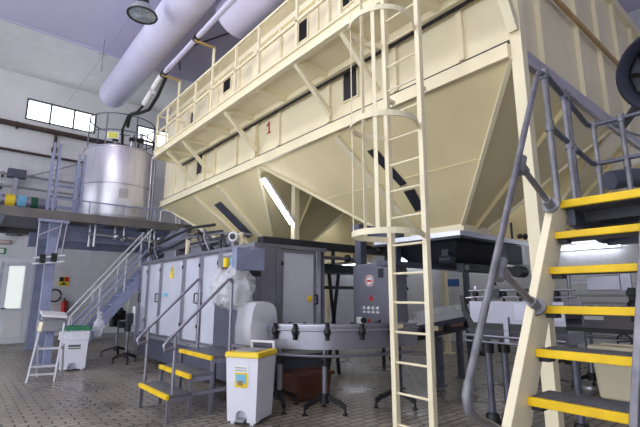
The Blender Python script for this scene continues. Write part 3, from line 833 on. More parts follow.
for (dx, dy, hh, rr) in ((0.25, -0.5, 0.5, 0.05), (0.45, -0.3, 0.62, 0.045), (0.1, -0.62, 0.42, 0.04), (0.5, -0.05, 0.5, 0.06), (0.32, -0.2, 0.7, 0.035), (-0.3, -0.5, 0.3, 0.05)):
    v = t.p('valve_pipe', G().cyl((TX + dx, TY + dy, DZ + 2.1), (TX + dx, TY + dy, DZ + 2.1 + hh), rr, 10), 'steel', smooth=True)
    t.p('actuator', G().box(TX + dx - 0.07, TX + dx + 0.07, TY + dy - 0.05, TY + dy + 0.05, DZ + 2.08 + hh * 0.55, DZ + 2.08 + hh * 0.8), 'black', v, bevel=0.01)
t.p('top_pipe', G().tube([(TX + 0.3, TY - 0.55, DZ + 2.45), (TX + 0.75, TY - 0.5, DZ + 2.45), (TX + 0.8, TY - 0.48, DZ + 2.2)], 0.03, 8), 'black', smooth=True)
for z in (2.5, 2.98):
    t.p('guard_ring', G().tube(arc((TX, TY, DZ + z), TR - 0.06, 0, 2 * PI * 47 / 48, 47), 0.017, 8, True), 'darkgalv', smooth=True)
for k in range(7):
    a = aa + 0.25 + k * 2 * PI / 7
    x, y = TX + (TR - 0.06) * math.cos(a), TY + (TR - 0.06) * math.sin(a)
    t.p('guard_post', G().cyl((x, y, DZ + 2.06), (x, y, DZ + 2.99), 0.018, 8), 'darkgalv')
sc_ = Vector((TX + (TR - 0.02) * math.cos(aa - 0.42), TY + (TR - 0.02) * math.sin(aa - 0.42), DZ + 2.32))
nd2 = Vector((math.cos(aa - 0.42), math.sin(aa - 0.42), 0))
sd2 = Vector((-nd2.y, nd2.x, 0))
t.p('plate', G().bar(sc_ - sd2 * 0.12, sc_ + sd2 * 0.12, 0.012, 0.15), 'notice', label='yellow notice plate')
t.p('plate_border', G().bar(sc_ - sd2 * 0.15 - nd2 * 0.012, sc_ + sd2 * 0.15 - nd2 * 0.012, 0.01, 0.19), 'sticker_w')

# pipes hanging under the catwalk
t = T('valve_cluster', 'group of steel valves and short pipes hung below the tank', 'valve', (3.0, 12.0, 2.9))
for k, x in enumerate((2.45, 2.55, 3.05, 3.25, 3.9, 4.05)):
    t.p('drop_pipe', G().cyl((x, 12.1 - 0.1 * (k % 2), 2.72 if k < 2 else 2.95), (x, 12.1 - 0.1 * (k % 2), 3.42), 0.035, 10), 'steel', smooth=True)
for (x, y, z) in ((3.05, 11.95, 3.02), (3.25, 12.0, 2.98), (3.95, 11.95, 2.95), (4.15, 11.9, 3.05)):
    v = t.p('valve_body', G().ball((x, y, z), 0.085, 12, 8), 'steel', smooth=True)
    t.p('hand_lever', G().bar((x, y, z + 0.05), (x + 0.16, y - 0.12, z - 0.08), 0.03, 0.03), 'black', v)
t.p('header_pipe', G().tube([(2.4, 12.05, 3.05), (3.2, 12.05, 3.02), (3.9, 12.05, 2.98), (4.7, 12.05, 2.98)], 0.045, 10), 'steel', smooth=True)
t = T('guard_frame', 'pale tube guard hanging round the catwalk column head', 'guard', (1.5, 11.5, 2.3))
g1 = [(1.28, 11.55, 3.2), (1.3, 11.55, 2.33)], [(1.84, 11.55, 3.2), (1.78, 11.55, 2.25)], [(1.72, 11.5, 3.2), (1.66, 11.5, 2.25)]
for a in g1:
    t.p('upright', G().cyl(a[0], a[1], 0.02, 8), 'frame')
t.p('diagonal', G().cyl((1.3, 11.55, 2.85), (1.84, 11.55, 3.18), 0.016, 8), 'frame')
t.p('foot_rail', G().cyl((1.24, 11.52, 2.33), (1.86, 11.52, 2.42), 0.022, 8), 'white')
t.p('foot_rail', G().cyl((1.24, 11.52, 2.2), (1.86, 11.52, 2.28), 0.022, 8), 'white')
t.p('clamp', G().box(1.36, 1.48, 11.48, 11.6, 2.22, 2.42), 'black', bevel=0.01)
t.p('clamp', G().box(1.58, 1.7, 11.48, 11.6, 2.26, 2.46), 'black', bevel=0.01)
t.p('deck_clamp', G().box(1.25, 1.88, 11.5, 11.6, 3.18, 3.24), 'blue')
t = T('hoist_hook', 'brown chain with a round hook block hanging by the left column', 'hook', (1.78, 13, 1.4))
t.p('chain', G().cyl((1.78, 13.0, 1.55), (1.78, 13.0, 3.42), 0.022, 8), 'rust')
t.p('block', G().ball((1.78, 13.0, 1.5), 0.1, 12, 8, (1, 0.7, 1)), 'rust', smooth=True)
t.p('hook', G().tube([(1.78, 13, 1.42), (1.74, 13, 1.36), (1.78, 13, 1.3), (1.84, 13, 1.34)], 0.02, 8), 'dark')

# stairs up to the catwalk
t = T('catwalk_stairs', 'blue-grey steel stairs rising to the catwalk beside the enclosure', 'stairs', (1.5, 11.25, 0))
ys0, ys1 = 10.92, 11.55
SL = 1.29
for y in (ys0, ys1):
    t.p('stringer', G().hexa([(1.83, y - 0.02, 0.0), (2.07, y - 0.02, 0.0), (2.07, y + 0.02, 0.0), (1.83, y + 0.02, 0.0)], [(4.36, y - 0.02, DZ - 0.22), (4.6, y - 0.02, DZ - 0.22), (4.6, y + 0.02, DZ - 0.22), (4.36, y + 0.02, DZ - 0.22)]), 'blue')
for k in range(1, 15):
    z = 0.215 * k
    x = 1.9 + z / SL
    t.p('tread', G().box(x - 0.02, x + 0.18, ys0 + 0.02, ys1 - 0.02, z - 0.03, z), 'blue')
for y in (ys0, ys1):
    for off, nm in ((0.98, 'handrail'), (0.55, 'mid_rail')):
        xa, xb = 2.0, 3.62
        q = lambda x: (x - 1.95) * SL + off
        t.p(nm, G().tube(([(xa - 0.03, y, q(xa) - 0.25)] if off > 0.9 else []) + [(xa, y, q(xa)), (xb, y, q(xb))], 0.022, 8), 'blue' if off < 0.9 else 'alu', smooth=True)
    for x in (2.03, 2.55, 3.07, 3.58):
        t.p('rail_post', G().cyl((x, y, (x - 2.0) * SL + 0.05), (x, y, (x - 1.95) * SL + 0.98), 0.018, 8), 'alu', smooth=True)

# ------------------------------------------------------------------ floor furniture at the left
t = T('step_stool', 'small white step stool with open frame and two treads at the left', 'stool', (1.4, 9.6, 0))
sx, sy = 1.13, 9.28
def pr(u, v, z):      # u along the front (towards +x,-y), v away from it
    return (sx + u * 0.93 + v * 0.36, sy - u * 0.36 + v * 0.93, z)
for u in (0.0, 0.42):
    t.p('leg', G().bar(pr(u, 0, 0), pr(u + (0.02 if u == 0 else -0.02), 0.42, 0.98), 0.03, 0.04), 'alu')
    t.p('leg', G().bar(pr(u, 0.62, 0), pr(u, 0.44, 0.6), 0.03, 0.03), 'alu')
for (v, z, n) in ((0.0, 0.27, 'tread'), (0.16, 0.56, 'tread')):
    t.p(n, G().hexa([pr(-0.01, v + 0.1, z - 0.03), pr(0.43, v + 0.1, z - 0.03), pr(0.43, v + 0.3, z - 0.03), pr(-0.01, v + 0.3, z - 0.03)], [pr(-0.01, v + 0.1, z), pr(0.43, v + 0.1, z), pr(0.43, v + 0.3, z), pr(-0.01, v + 0.3, z)]), 'alu')
t.p('crossbar', G().bar(pr(0, 0.06, 0.13), pr(0.42, 0.06, 0.13), 0.03, 0.03), 'alu')
t.p('handle_pad', G().bar(pr(0.02, 0.36, 0.84), pr(0.02, 0.43, 1.0), 0.06, 0.07), 'sticker_w' if False else 'creampanel', label='cream grip pad')

t = T('lectern_desk', 'grey standing desk with a sloped white top before the blue column', 'desk', (1.72, 11.2, 0))
t.p('post', G().box(1.62, 1.76, 11.14, 11.28, 0.02, 0.9), 'slate' if False else 'blue')
t.p('base', G().box(1.48, 1.92, 11.0, 11.42, 0, 0.02), 'blue', bevel=0.005)
t.p('cabinet', G().box(1.44, 1.94, 11.04, 11.4, 0.74, 0.98), 'grey', bevel=0.01)
t.p('top', G().hexa([(1.48, 10.96, 1.05), (1.96, 10.96, 1.0), (1.96, 11.4, 1.08), (1.48, 11.4, 1.13)], [(1.48, 10.96, 1.1), (1.96, 10.96, 1.05), (1.96, 11.4, 1.13), (1.48, 11.4, 1.18)]), 'white', bevel=0.008)
t.p('cabinet_lid', G().box(1.5, 1.9, 11.04, 11.36, 0.981, 1.03), 'grey')

def pedal_bin(label, x, y, rz, w, d, h, lid, lbl, bagged=False, loop=True):
    t = T('pedal_bin', label, 'bin', (x, y, 0))
    R = Matrix.Rotation(rz, 4, 'Z')
    def X(a, b, c):
        v = R @ Vector((a, b, c))
        return (x + v.x, y + v.y, c)
    def BX(g, a0, a1, b0, b1, z0, z1, ta=0.0, tb=0.0):
        return g.hexa([X(a0, b0, z0), X(a1, b0, z0), X(a1, b1, z0), X(a0, b1, z0)], [X(a0 - ta, b0 - tb, z1), X(a1 + ta, b0 - tb, z1), X(a1 + ta, b1 + tb, z1), X(a0 - ta, b1 + tb, z1)])
    k = 0.03
    # body in front panels leaving a foot recess
    g = G()
    BX(g, -w / 2 + k, w / 2 - k, -d / 2 + k + 0.08, d / 2 - k, 0.03, h - 0.08, k, k)
    b = t.p('body', g, 'binwhite', bevel=0.02)
    g = G()
    n = 8
    pts = []
    f = -d / 2 + k
    def fr(a, z):
        s_ = z / (h - 0.08)
        return a * (1 + s_ * 2 * k / (w - 2 * k)), f - s_ * k
    wl = w / 2 - k
    out = [(-wl, 0.03), (-0.075, 0.03)] + [(-0.075 * math.cos(q * PI / 8), 0.09 + 0.07 * math.sin(q * PI / 8)) for q in range(9)] + [(0.075, 0.03), (wl, 0.03), (wl, h - 0.08), (-wl, h - 0.08)]
    fp = []
    bp = []
    for (a, z) in out:
        aa2, ff = fr(a, z)
        fp.append(X(aa2, ff, z))
        bp.append(X(aa2, ff + 0.085, z))
    m = len(fp)
    g.add(fp + bp, [tuple(range(m)), tuple(reversed(range(m, 2 * m)))] + [(i, m + i, m + (i + 1) % m, (i + 1) % m) for i in range(m)])
    t.p('front_panel', g, 'binwhite')
    t.p('pedal', BX(G(), -0.055, 0.055, f - 0.05, f + 0.06, 0.035, 0.065), 'grey', bevel=0.006)
    ld = t.p('lid', BX(G(), -w / 2 - 0.015, w / 2 + 0.015, -d / 2 - 0.02, d / 2 + 0.01, h - (0.078 if loop else 0.1), h - 0.015, -0.008, -0.008), lid, bevel=0.012)
    t.p('lid_inset', BX(G(), -w / 2 + 0.07, w / 2 - 0.07, -d / 2 + 0.06, d / 2 - 0.09, h - 0.016, h - 0.004), 'grey' if lid == 'yellowlid' else 'greenlid', ld)
    if loop:
        t.p('push_bar', G().tube([X(-w / 2 + 0.06, d / 2 - 0.02, h - 0.14), X(-w / 2 + 0.06, d / 2 + 0.04, h - 0.1), X(-w / 2 + 0.06, d / 2 + 0.04, h + 0.06), X(w / 2 - 0.06, d / 2 + 0.04, h + 0.06), X(w / 2 - 0.06, d / 2 + 0.04, h - 0.1), X(w / 2 - 0.06, d / 2 - 0.02, h - 0.14)], 0.018, 8), 'binwhite', smooth=True)
    for a in (-w / 2 + 0.1, w / 2 - 0.1):
        t.p('wheel', G().cyl(X(a - 0.02, d / 2 - 0.06, 0.05), X(a + 0.02, d / 2 - 0.06, 0.05), 0.05, 16), 'black')
    for a in (-w / 2 + 0.09, w / 2 - 0.09):
        t.p('foot', BX(G(), a - 0.025, a + 0.025, f + 0.02, f + 0.07, 0, 0.03), 'binwhite')
    def decal(nm, a0, a1, z0, z1, m, par, dd=0.003, lab=None):
        q = []
        for (a, z) in ((a0, z0), (a1, z0), (a1, z1), (a0, z1)):
            aa2, ff = a, f - (z / (h - 0.08)) * k
            q.append((aa2, ff - dd, z))
        qq = [X(*p_) for p_ in q]
        off = R @ Vector((0, -0.002, 0))
        return t.p(nm, G().prism(qq, (off.x, off.y, 0)), m, par, label=lab)
    lbl(decal)
    if bagged:
        rnd = random.Random(3)
        g = G()
        prof = []
        seg = 40
        for (zz, e) in ((h - 0.08, 0.012), (h - 0.14, 0.03), (h - 0.2, 0.025), (h - 0.26, 0.035)):
            ring = []
            for q in range(seg):
                a = 2 * PI * q / seg
                ca, sa = math.cos(a), math.sin(a)
                mm = max(abs(ca) / (w / 2 + e), abs(sa) / (d / 2 + e))
                j = 1 + rnd.uniform(-0.015, 0.025)
                ring.append(X(ca / mm * j, sa / mm * j, zz + rnd.uniform(-0.01, 0.01)))
            prof += ring
        g.add(prof, [(i * seg + j, i * seg + (j + 1) % seg, (i + 1) * seg + (j + 1) % seg, (i + 1) * seg + j) for i in range(3) for j in range(seg)])
        t.p('bag_rim', g, 'film', smooth=True)
    return t
def lbl_y(dec):
    b = dec('sticker', -0.11, 0.1, 0.44, 0.68, 'sticker_w', None, 0.003, 'white waste notice')
    dec('sticker_frame', -0.09, 0.08, 0.42, 0.59, 'sticker_y', b, 0.006)
    dec('sticker_picture', -0.07, 0.06, 0.47, 0.57, 'sticker_b', b, 0.009)
    dec('sticker_picture', -0.05, 0.02, 0.445, 0.5, 'brownbox', b, 0.011)
    for z in (0.61, 0.64):
        dec('text_line', -0.09, 0.07, z, z + 0.01, 'grey', b, 0.006)
def lbl_g(dec):
    b = dec('sticker', -0.12, 0.14, 0.42, 0.52, 'sticker_w', None, 0.003, 'white notice with green band')
    dec('sticker_band', -0.1, 0.12, 0.47, 0.51, 'slate', b, 0.006)
    dec('sticker_band', -0.1, 0.12, 0.43, 0.45, 'sticker_g', b, 0.006)
pedal_bin('white pedal bin with bright yellow lid beside the small stairs', 2.96, 4.86, math.radians(-60), 0.44, 0.5, 0.84, 'yellowlid', lbl_y)
pedal_bin('white pedal bin with dark green lid at the foot of the catwalk stairs', 2.04, 10.4, math.radians(-14), 0.52, 0.46, 0.88, 'greenlid', lbl_g, True, False)
# bag hanging by the green-lid bin
t = T('waste_bag', 'clear plastic bag bunched beside the bin with green lid', 'bag', (2.52, 10.62, 0.6))
rnd = random.Random(5)
g = G().ball((2.52, 10.62, 0.8), 0.13, 20, 14, (0.9, 0.8, 1.6))
for v in g.v:
    v += Vector((rnd.uniform(-1, 1), rnd.uniform(-1, 1), rnd.uniform(-1, 1))) * 0.02
t.p('bag', g, 'film', smooth=True)
t.p('bag_neck', G().lathe([(0.02, 0.3), (0.05, 0.36), (0.03, 0.4), (0.07, 0.47)], (2.52, 10.62, 0.68), 12), 'film', smooth=True)
t.p('hook_rod', G().tube([(2.52, 10.62, 1.12), (2.52, 10.75, 1.2), (2.52, 10.9, 1.22)], 0.01, 6), 'grey')

# ------------------------------------------------------------------ enclosed filling machine
EX, EY0, EY1, EX1 = 3.4, 5.6, 10.85, 4.85
EB, ET = 0.62, 2.3
t = T('filling_machine', 'long stainless enclosed filling machine with clear doors behind the small stairs', 'machine', (4.1, 8.2, 0))
t.p('base', G().box(EX + 0.06, EX1, EY0 + 0.06, EY1 - 0.05, 0.15, EB - 0.041), 'slate', bevel=0.01)
t.p('base_tray', G().box(EX, EX1, EY0, EY1, EB - 0.04, EB + 0.03), 'steel')
for x in (EX + 0.2, EX1 - 0.2):
    for y in (EY0 + 0.3, 7.3, 9.0, EY1 - 0.3):
        t.p('foot', G().cyl((x, y, 0), (x, y, 0.15), 0.04, 10).cyl((x, y, 0), (x, y, 0.02), 0.07, 12), 'dark')
t.p('roof', G().box(EX, EX1, EY0, EY1, ET - 0.06, ET), 'frame')
py = (5.66, 6.72, 7.46, 8.24, 9.48, 10.3, 10.82)
for y in py:
    t.p('post', G().box(EX, EX + 0.06, y - 0.045, y + 0.045, EB + 0.031, ET - 0.061), 'frame', bevel=0.005)
hnd = {1: 0, 2: 0, 4: 0, 5: 0}
for i in range(len(py) - 1):
    a, b = py[i] + 0.05, py[i + 1] - 0.05
    dr = t.p('door', G().box(EX + 0.012, EX + 0.03, a, b, EB + 0.04, ET - 0.07), 'poly', label='clear milky door panel')
    g = G()
    for (c0, c1, z0, z1) in ((a, a + 0.035, EB + 0.04, ET - 0.07), (b - 0.035, b, EB + 0.04, ET - 0.07), (a + 0.035, b - 0.035, EB + 0.04, EB + 0.075), (a + 0.035, b - 0.035, ET - 0.105, ET - 0.07)):
        g.box(EX + 0.005, EX + 0.011, c0, c1, z0, z1)
    t.p('door_frame', g, 'frame', dr)
    yh = (b - 0.05) if i in (1, 5) else (a + 0.06)
    if i != 3:
        t.p('handle', G().tube([(EX + 0.005, yh, 1.36), (EX - 0.05, yh, 1.37), (EX - 0.05, yh, 1.53), (EX + 0.005, yh, 1.54)], 0.012, 8), 'black', dr)
    for z in (0.95, 2.05):
        t.p('hinge', G().box(EX - 0.012, EX + 0.004, a - 0.01, a + 0.03, z - 0.03, z + 0.03), 'black', dr)
# warning sign and small sticker on the wide door
yw = 8.86
s_ = t.p('warning_sign', G().prism([(EX + 0.004, yw - 0.09, 1.95), (EX + 0.004, yw + 0.09, 1.95), (EX + 0.004, yw, 2.12)], (-0.003, 0, 0)).box(EX + 0.001, EX + 0.004, yw - 0.09, yw + 0.09, 1.86, 1.94), 'sticker_y', label='yellow warning sticker')
t.p('sign_symbol', G().prism([(EX, yw - 0.012, 1.97), (EX, yw + 0.012, 1.97), (EX, yw + 0.02, 2.06), (EX, yw - 0.02, 2.06)], (-0.002, 0, 0)), 'black', s_)
t.p('sticker', G().box(EX + 0.001, EX + 0.004, 9.05, 9.3, 1.48, 1.55), 'sticker_b', label='light blue sticker')
# end face with clear door
for x in (3.5, 3.85, 4.67):
    t.p('post', G().box(x - 0.045, x + 0.045, EY0, EY0 + 0.06, EB + 0.031, ET - 0.061), 'frame' if x != 4.67 else 'steel', bevel=0.005)
dr = t.p('door', G().box(3.91, 4.61, EY0 + 0.02, EY0 + 0.035, EB + 0.04, ET - 0.07), 'poly', label='clear milky end door')
g = G()
for (c0, c1, z0, z1) in ((3.9, 3.95, EB + 0.04, ET - 0.07), (4.57, 4.62, EB + 0.04, ET - 0.07), (3.95, 4.57, EB + 0.04, EB + 0.09), (3.95, 4.57, ET - 0.12, ET - 0.07)):
    g.box(c0, c1, EY0 + 0.008, EY0 + 0.019, z0, z1)
t.p('door_frame', g, 'frame', dr)
t.p('handle', G().tube([(4.6, EY0 + 0.01, 1.36), (4.6, EY0 - 0.05, 1.37), (4.6, EY0 - 0.05, 1.5), (4.6, EY0 + 0.01, 1.51)], 0.014, 8), 'black', dr)
t.p('round_sticker', G().cyl((4.48, EY0 + 0.007, 1.45), (4.48, EY0 + 0.002, 1.45), 0.055, 20), 'sticker_y', dr, label='round yellow sticker')
for z in (2.0, 1.0):
    t.p('hinge', G().box(3.9, 3.94, EY0 - 0.01, EY0 + 0.007, z - 0.03, z + 0.03), 'black', dr)
t.p('end_panel', G().box(3.55, 3.8, EY0 + 0.01, EY0 + 0.03, EB + 0.031, ET - 0.061), 'panelsteel')
t.p('far_panel', G().box(EX + 0.06, EX1, EY1 - 0.03, EY1, EB + 0.031, ET - 0.061), 'panelsteel')
t.p('rear_panel', G().box(EX1 - 0.02, EX1, EY0 + 0.06, EY1 - 0.04, EB + 0.031, ET - 0.061), 'panelsteel')
# inner carousel
t.p('carousel', G().lathe([(0, 0.66), (0.5, 0.66), (0.5, 1.0), (0.2, 1.02), (0.2, 1.5), (0.52, 1.55), (0.52, 1.85), (0.25, 1.9), (0, 1.9)], (4.1, 7.7, 0), 32), 'steel', smooth=True)
t.p('carousel', G().lathe([(0, 0.66), (0.45, 0.66), (0.45, 1.05), (0.15, 1.07), (0.15, 1.6), (0.45, 1.65), (0.45, 1.9), (0, 1.9)], (4.15, 9.3, 0), 32), 'steel', smooth=True)
# control head hung at the near corner
t.p('control_box', G().box(3.02, 3.5, 5.46, 5.6, 1.86, 2.19), 'blue', label='blue-grey control box', bevel=0.01)
t.p('box_bracket', G().bar((3.28, 5.53, 1.86), (3.42, 5.66, 1.6), 0.04, 0.04), 'black')
t.p('connector', G().box(3.1, 3.45, 5.48, 5.58, 1.78, 1.859), 'black')
t.p('side_panel', G().box(3.3, 3.395, 5.75, 6.65, EB + 0.031, 1.4), 'slate', bevel=0.006)
t.p('side_panel', G().box(3.36, 3.395, 5.75, 6.7, 1.75, 2.15), 'panelsteel', bevel=0.006)
t.p('blue_note', G().box(3.35, 3.359, 5.95, 6.25, 1.86, 2.1), 'sticker_b', label='pale blue notice')

# plant on the roof of the machine
t = T('roof_pipes', 'tangle of pipes, cables and hoses over the enclosed machine', 'pipe', (4.0, 8.5, ET))
t.p('stand', G().box(3.5, 3.56, 8.4, 8.46, ET, 2.68), 'cream')
t.p('stand', G().box(3.55, 3.6, 6.3, 6.35, ET, 2.55), 'cream')
t.p('pipe', G().tube([(3.45, 10.7, 2.6), (3.5, 8.4, 2.66), (3.55, 6.9, 2.6), (3.6, 6.7, 2.56), (3.6, 6.65, 2.31)], 0.02, 10), 'frame', smooth=True)
t.p('pipe', G().tube([(3.5, 10.6, 2.5), (3.5, 9.2, 2.55), (3.55, 8.0, 2.7), (3.6, 7.1, 2.65), (3.6, 6.9, 2.35)], 0.035, 10), 'dark', smooth=True)
t.p('cable_bundle', G().tube([(3.45, 10.7, 2.42), (3.5, 9.9, 2.7), (3.6, 9.3, 2.82), (3.65, 8.5, 2.9), (3.7, 7.6, 2.85)], 0.03, 8), 'black', smooth=True)
t.p('cable_bundle', G().tube([(3.5, 10.2, 2.32), (3.5, 9.6, 2.4), (3.55, 9.0, 2.45), (3.6, 8.2, 2.48), (3.65, 7.6, 2.4), (3.65, 7.4, 2.3)], 0.03, 8), 'black', smooth=True)
t.p('tray', G().box(3.55, 3.8, 7.1, 10.6, 2.46, 2.5), 'frame')
t.p('tray', G().box(3.9, 4.2, 7.0, 10.6, 2.62, 2.66), 'frame')
t.p('switch_box', G().box(3.45, 3.75, 8.85, 9.5, ET, 2.44), 'panelsteel', bevel=0.01)
t.p('switch_box', G().box(3.45, 3.7, 7.6, 8.1, ET, 2.42), 'panelsteel', bevel=0.01)
for y in (7.2, 8.6, 10.4):
    t.p('tray_post', G().box(3.84, 3.88, y - 0.02, y + 0.02, ET, 2.66), 'frame')
    t.p('tray_post', G().box(3.62, 3.66, y - 0.02, y + 0.02, ET, 2.46), 'frame')
for k, y in enumerate((7.2, 7.45, 9.8, 10.1)):
    t.p('air_hose', G().tube([(3.42, y, 2.31), (3.36, y + 0.1, 2.52), (3.42, y + 0.25, 2.72), (3.55, y + 0.3, 2.6), (3.6, y + 0.35, 2.31)], 0.016, 8), 'black' if k % 2 else 'frame', smooth=True)
t.p('motor', G().cyl((3.7, 6.75, 2.44), (3.7, 7.05, 2.44), 0.1, 18).cyl((3.7, 6.7, 2.44), (3.7, 6.75, 2.44), 0.08, 18).box(3.65, 3.75, 6.8, 7.0, ET, 2.4), 'panelsteel', smooth=True)
t.p('camera_lamp', G().cyl((3.4, 6.3, 2.46), (3.55, 6.42, 2.46), 0.08, 18), 'white', smooth=True)
t.p('lens', G().cyl((3.385, 6.29, 2.46), (3.4, 6.3, 2.46), 0.05, 18), 'black', smooth=True)
t.p('camera_post', G().box(3.46, 3.5, 6.35, 6.39, ET, 2.4), 'frame')

# plastic wrapped parts at the near corner
def crumple(c, r, sc, seed, amp):
    rnd = random.Random(seed)
    g = G().ball(c, r, 26, 18, sc)
    ph = [rnd.uniform(0, 6.28) for _ in range(8)]
    for v in g.v:
        d = v - Vector(c)
        k = math.sin(d.x * 38 + ph[0] + 3 * math.sin(d.z * 14 + ph[3])) * math.sin(d.z * 24 + ph[1]) + math.sin(d.y * 46 + ph[2] + d.z * 18)
        if d.length > 1e-5:
            v += d.normalized() * amp * k
    return g
t = T('plastic_cover', 'clear crumpled plastic wrapped round a filler head with a yellow cap', 'cover', (3.2, 6.15, 1.3))
t.p('filler_head', G().cyl((3.2, 6.1, 1.55), (3.2, 6.1, 1.83), 0.07, 14), 'sticker_b', smooth=True)
t.p('collar', G().cyl((3.2, 6.1, 1.83), (3.2, 6.1, 1.93), 0.085, 14), 'rust', smooth=True)
t.p('cap', G().cyl((3.2, 6.1, 1.93), (3.2, 6.1, 2.08), 0.05, 14), 'sticker_y', label='yellow cap', smooth=True)
t.p('film', crumple((3.18, 6.12, 1.62), 0.26, (0.75, 0.95, 1.15), 4, 0.02), 'film', smooth=True)
t.p('arm', G().bar((3.2, 6.1, 1.55), (3.34, 6.1, 1.5), 0.05, 0.05), 'steel')
t = T('plastic_cover', 'larger crumpled clear plastic sheet hanging below the blue-grey control box', 'cover', (3.1, 5.55, 1.35))
t.p('film', crumple((3.12, 5.62, 1.62), 0.3, (0.8, 0.9, 1.05), 9, 0.025), 'film', smooth=True)
t.p('nozzle', G().cyl((3.14, 5.6, 1.45), (3.14, 5.6, 1.77), 0.05, 12), 'panelsteel', smooth=True)

# translucent hood at the machine outlet
t = T('outlet_hood', 'translucent rounded plastic hood over the conveyor outlet behind the yellow-lid bin', 'hood', (3.45, 5.3, 0.8))
def hood_ring(y, k):
    xs0, xs1 = 3.06, 3.54
    out = []
    for i in range(13):
        a = PI - PI * i / 12
        cxx = (xs0 + xs1) / 2
        ex = math.copysign(abs(math.cos(a)) ** 0.35, math.cos(a))
        ez = abs(math.sin(a)) ** 0.4
        out.append((cxx + 0.03 + ex * (xs1 - xs0) / 2 * k * (1 - 0.2 * ez), y, 1.08 + ez * 0.34 * k))
    return [(out[0][0], y, 0.84)] + out + [(out[-1][0], y, 0.95)]
g = G()
r1, r2, r3 = hood_ring(5.16, 0.93), hood_ring(5.24, 1.0), hood_ring(5.55, 1.0)
n = len(r1)
g.add(r1 + r2 + r3, [(i + j * n, i + 1 + j * n, i + 1 + (j + 1) * n, i + (j + 1) * n) for j in range(2) for i in range(n - 1)] + [tuple(range(n))])
ho = t.p('shell', g, 'hood', smooth=True)
sd_ = ho.modifiers.new('solid', 'SOLIDIFY')
sd_.thickness = 0.008
t.p('foot_frame', G().box(3.03, 3.08, 5.16, 5.58, 0.8, 0.84).box(3.03, 3.5, 5.54, 5.58, 0.8, 0.84), 'frame')
t.p('leg', G().box(3.04, 3.08, 5.5, 5.54, 0, 0.8), 'frame')
t.p('leg', G().box(3.04, 3.08, 5.18, 5.22, 0, 0.8), 'frame')

# small stairs at the machine
t = T('machine_steps', 'low grey three-step stairs with yellow edges and handrails at the machine', 'stairs', (2.6, 5.9, 0))
q0, q1 = 5.32, 6.34
lv = ((2.08, 0.32), (2.37, 0.52), (2.68, 0.71))
for i, (x, z) in enumerate(lv):
    xe = lv[i + 1][0] + 0.02 if i < 2 else 3.3
    ya, yb = q0 + 0.05 * i, q1 + 0.07 * i
    tr = t.p('tread' if i < 2 else 'top_platform', G().box(x + 0.03, xe, ya, yb, z - 0.035, z), 'grate')
    t.p('nosing', G().box(x - 0.01, x + 0.03, ya, yb, z - 0.05, z + 0.006), 'yellow', tr, label='yellow nosing', bevel=0.005)
    for y in (ya + 0.02, yb - 0.02):
        t.p('leg', G().box(x + 0.01, x + 0.05, y - 0.02, y + 0.02, 0, z - 0.05), 'frame')
    for y in (ya + 0.02, yb - 0.02):
        t.p('side_bar', G().box(x + 0.05, xe - 0.02, y - 0.015, y + 0.015, z - 0.09, z - 0.036), 'frame', tr)
for y in (q0 + 0.12, q1 + 0.12):
    t.p('leg', G().box(3.24, 3.28, y - 0.02, y + 0.02, 0, 0.675), 'frame')
for y, dz in ((q0 + 0.04, 0.0), (q1 + 0.02, 0.02)):
    t.p('handrail', G().tube([(2.15, y, 0.86), (2.04, y, 0.84), (2.02, y, 0.9), (2.08, y, 0.97), (2.86, y, 1.72 + dz), (2.9, y, 1.72 + dz), (2.91, y, 1.66)], 0.021, 10), 'frame', smooth=True)
    t.p('rail_post', G().cyl((2.91, y, 0.7), (2.91, y, 1.7 + dz), 0.021, 10), 'frame', smooth=True)
    t.p('rail_post', G().cyl((2.16, y, 0.3), (2.16, y, 1.03), 0.021, 10), 'frame', smooth=True)
t.p('cross_brace', G().box(2.3, 3.2, q0 + 0.02, q0 + 0.045, 0.28, 0.32), 'frame')

# tripod machine stands near the catwalk stairs
def tripod(t, x, y, h, r=0.3, col='frame', foot='black', n=3, a0=0.4, pr_=0.03):
    t.p('post', G().cyl((x, y, 0.12), (x, y, h), pr_, 12), col, smooth=True)
    t.p('collar', G().cyl((x, y, 0.12), (x, y, 0.24), pr_ + 0.03, 12), foot, smooth=True)
    for k in range(n):
        a = a0 + 2 * PI * k / n
        c, s = math.cos(a), math.sin(a)
        l = t.p('leg', G().bar((x + c * 0.03, y + s * 0.03, 0.2), (x + c * r * 0.7, y + s * r * 0.7, 0.14), 0.05, 0.055).bar((x + c * r * 0.68, y + s * r * 0.68, 0.15), (x + c * r, y + s * r, 0.09), 0.05, 0.05), foot)
        t.p('foot', G().cyl((x + c * r, y + s * r, 0.015), (x + c * r, y + s * r, 0.1), 0.014, 8).cyl((x + c * r, y + s * r, 0), (x + c * r, y + s * r, 0.018), 0.035, 10), foot, l)
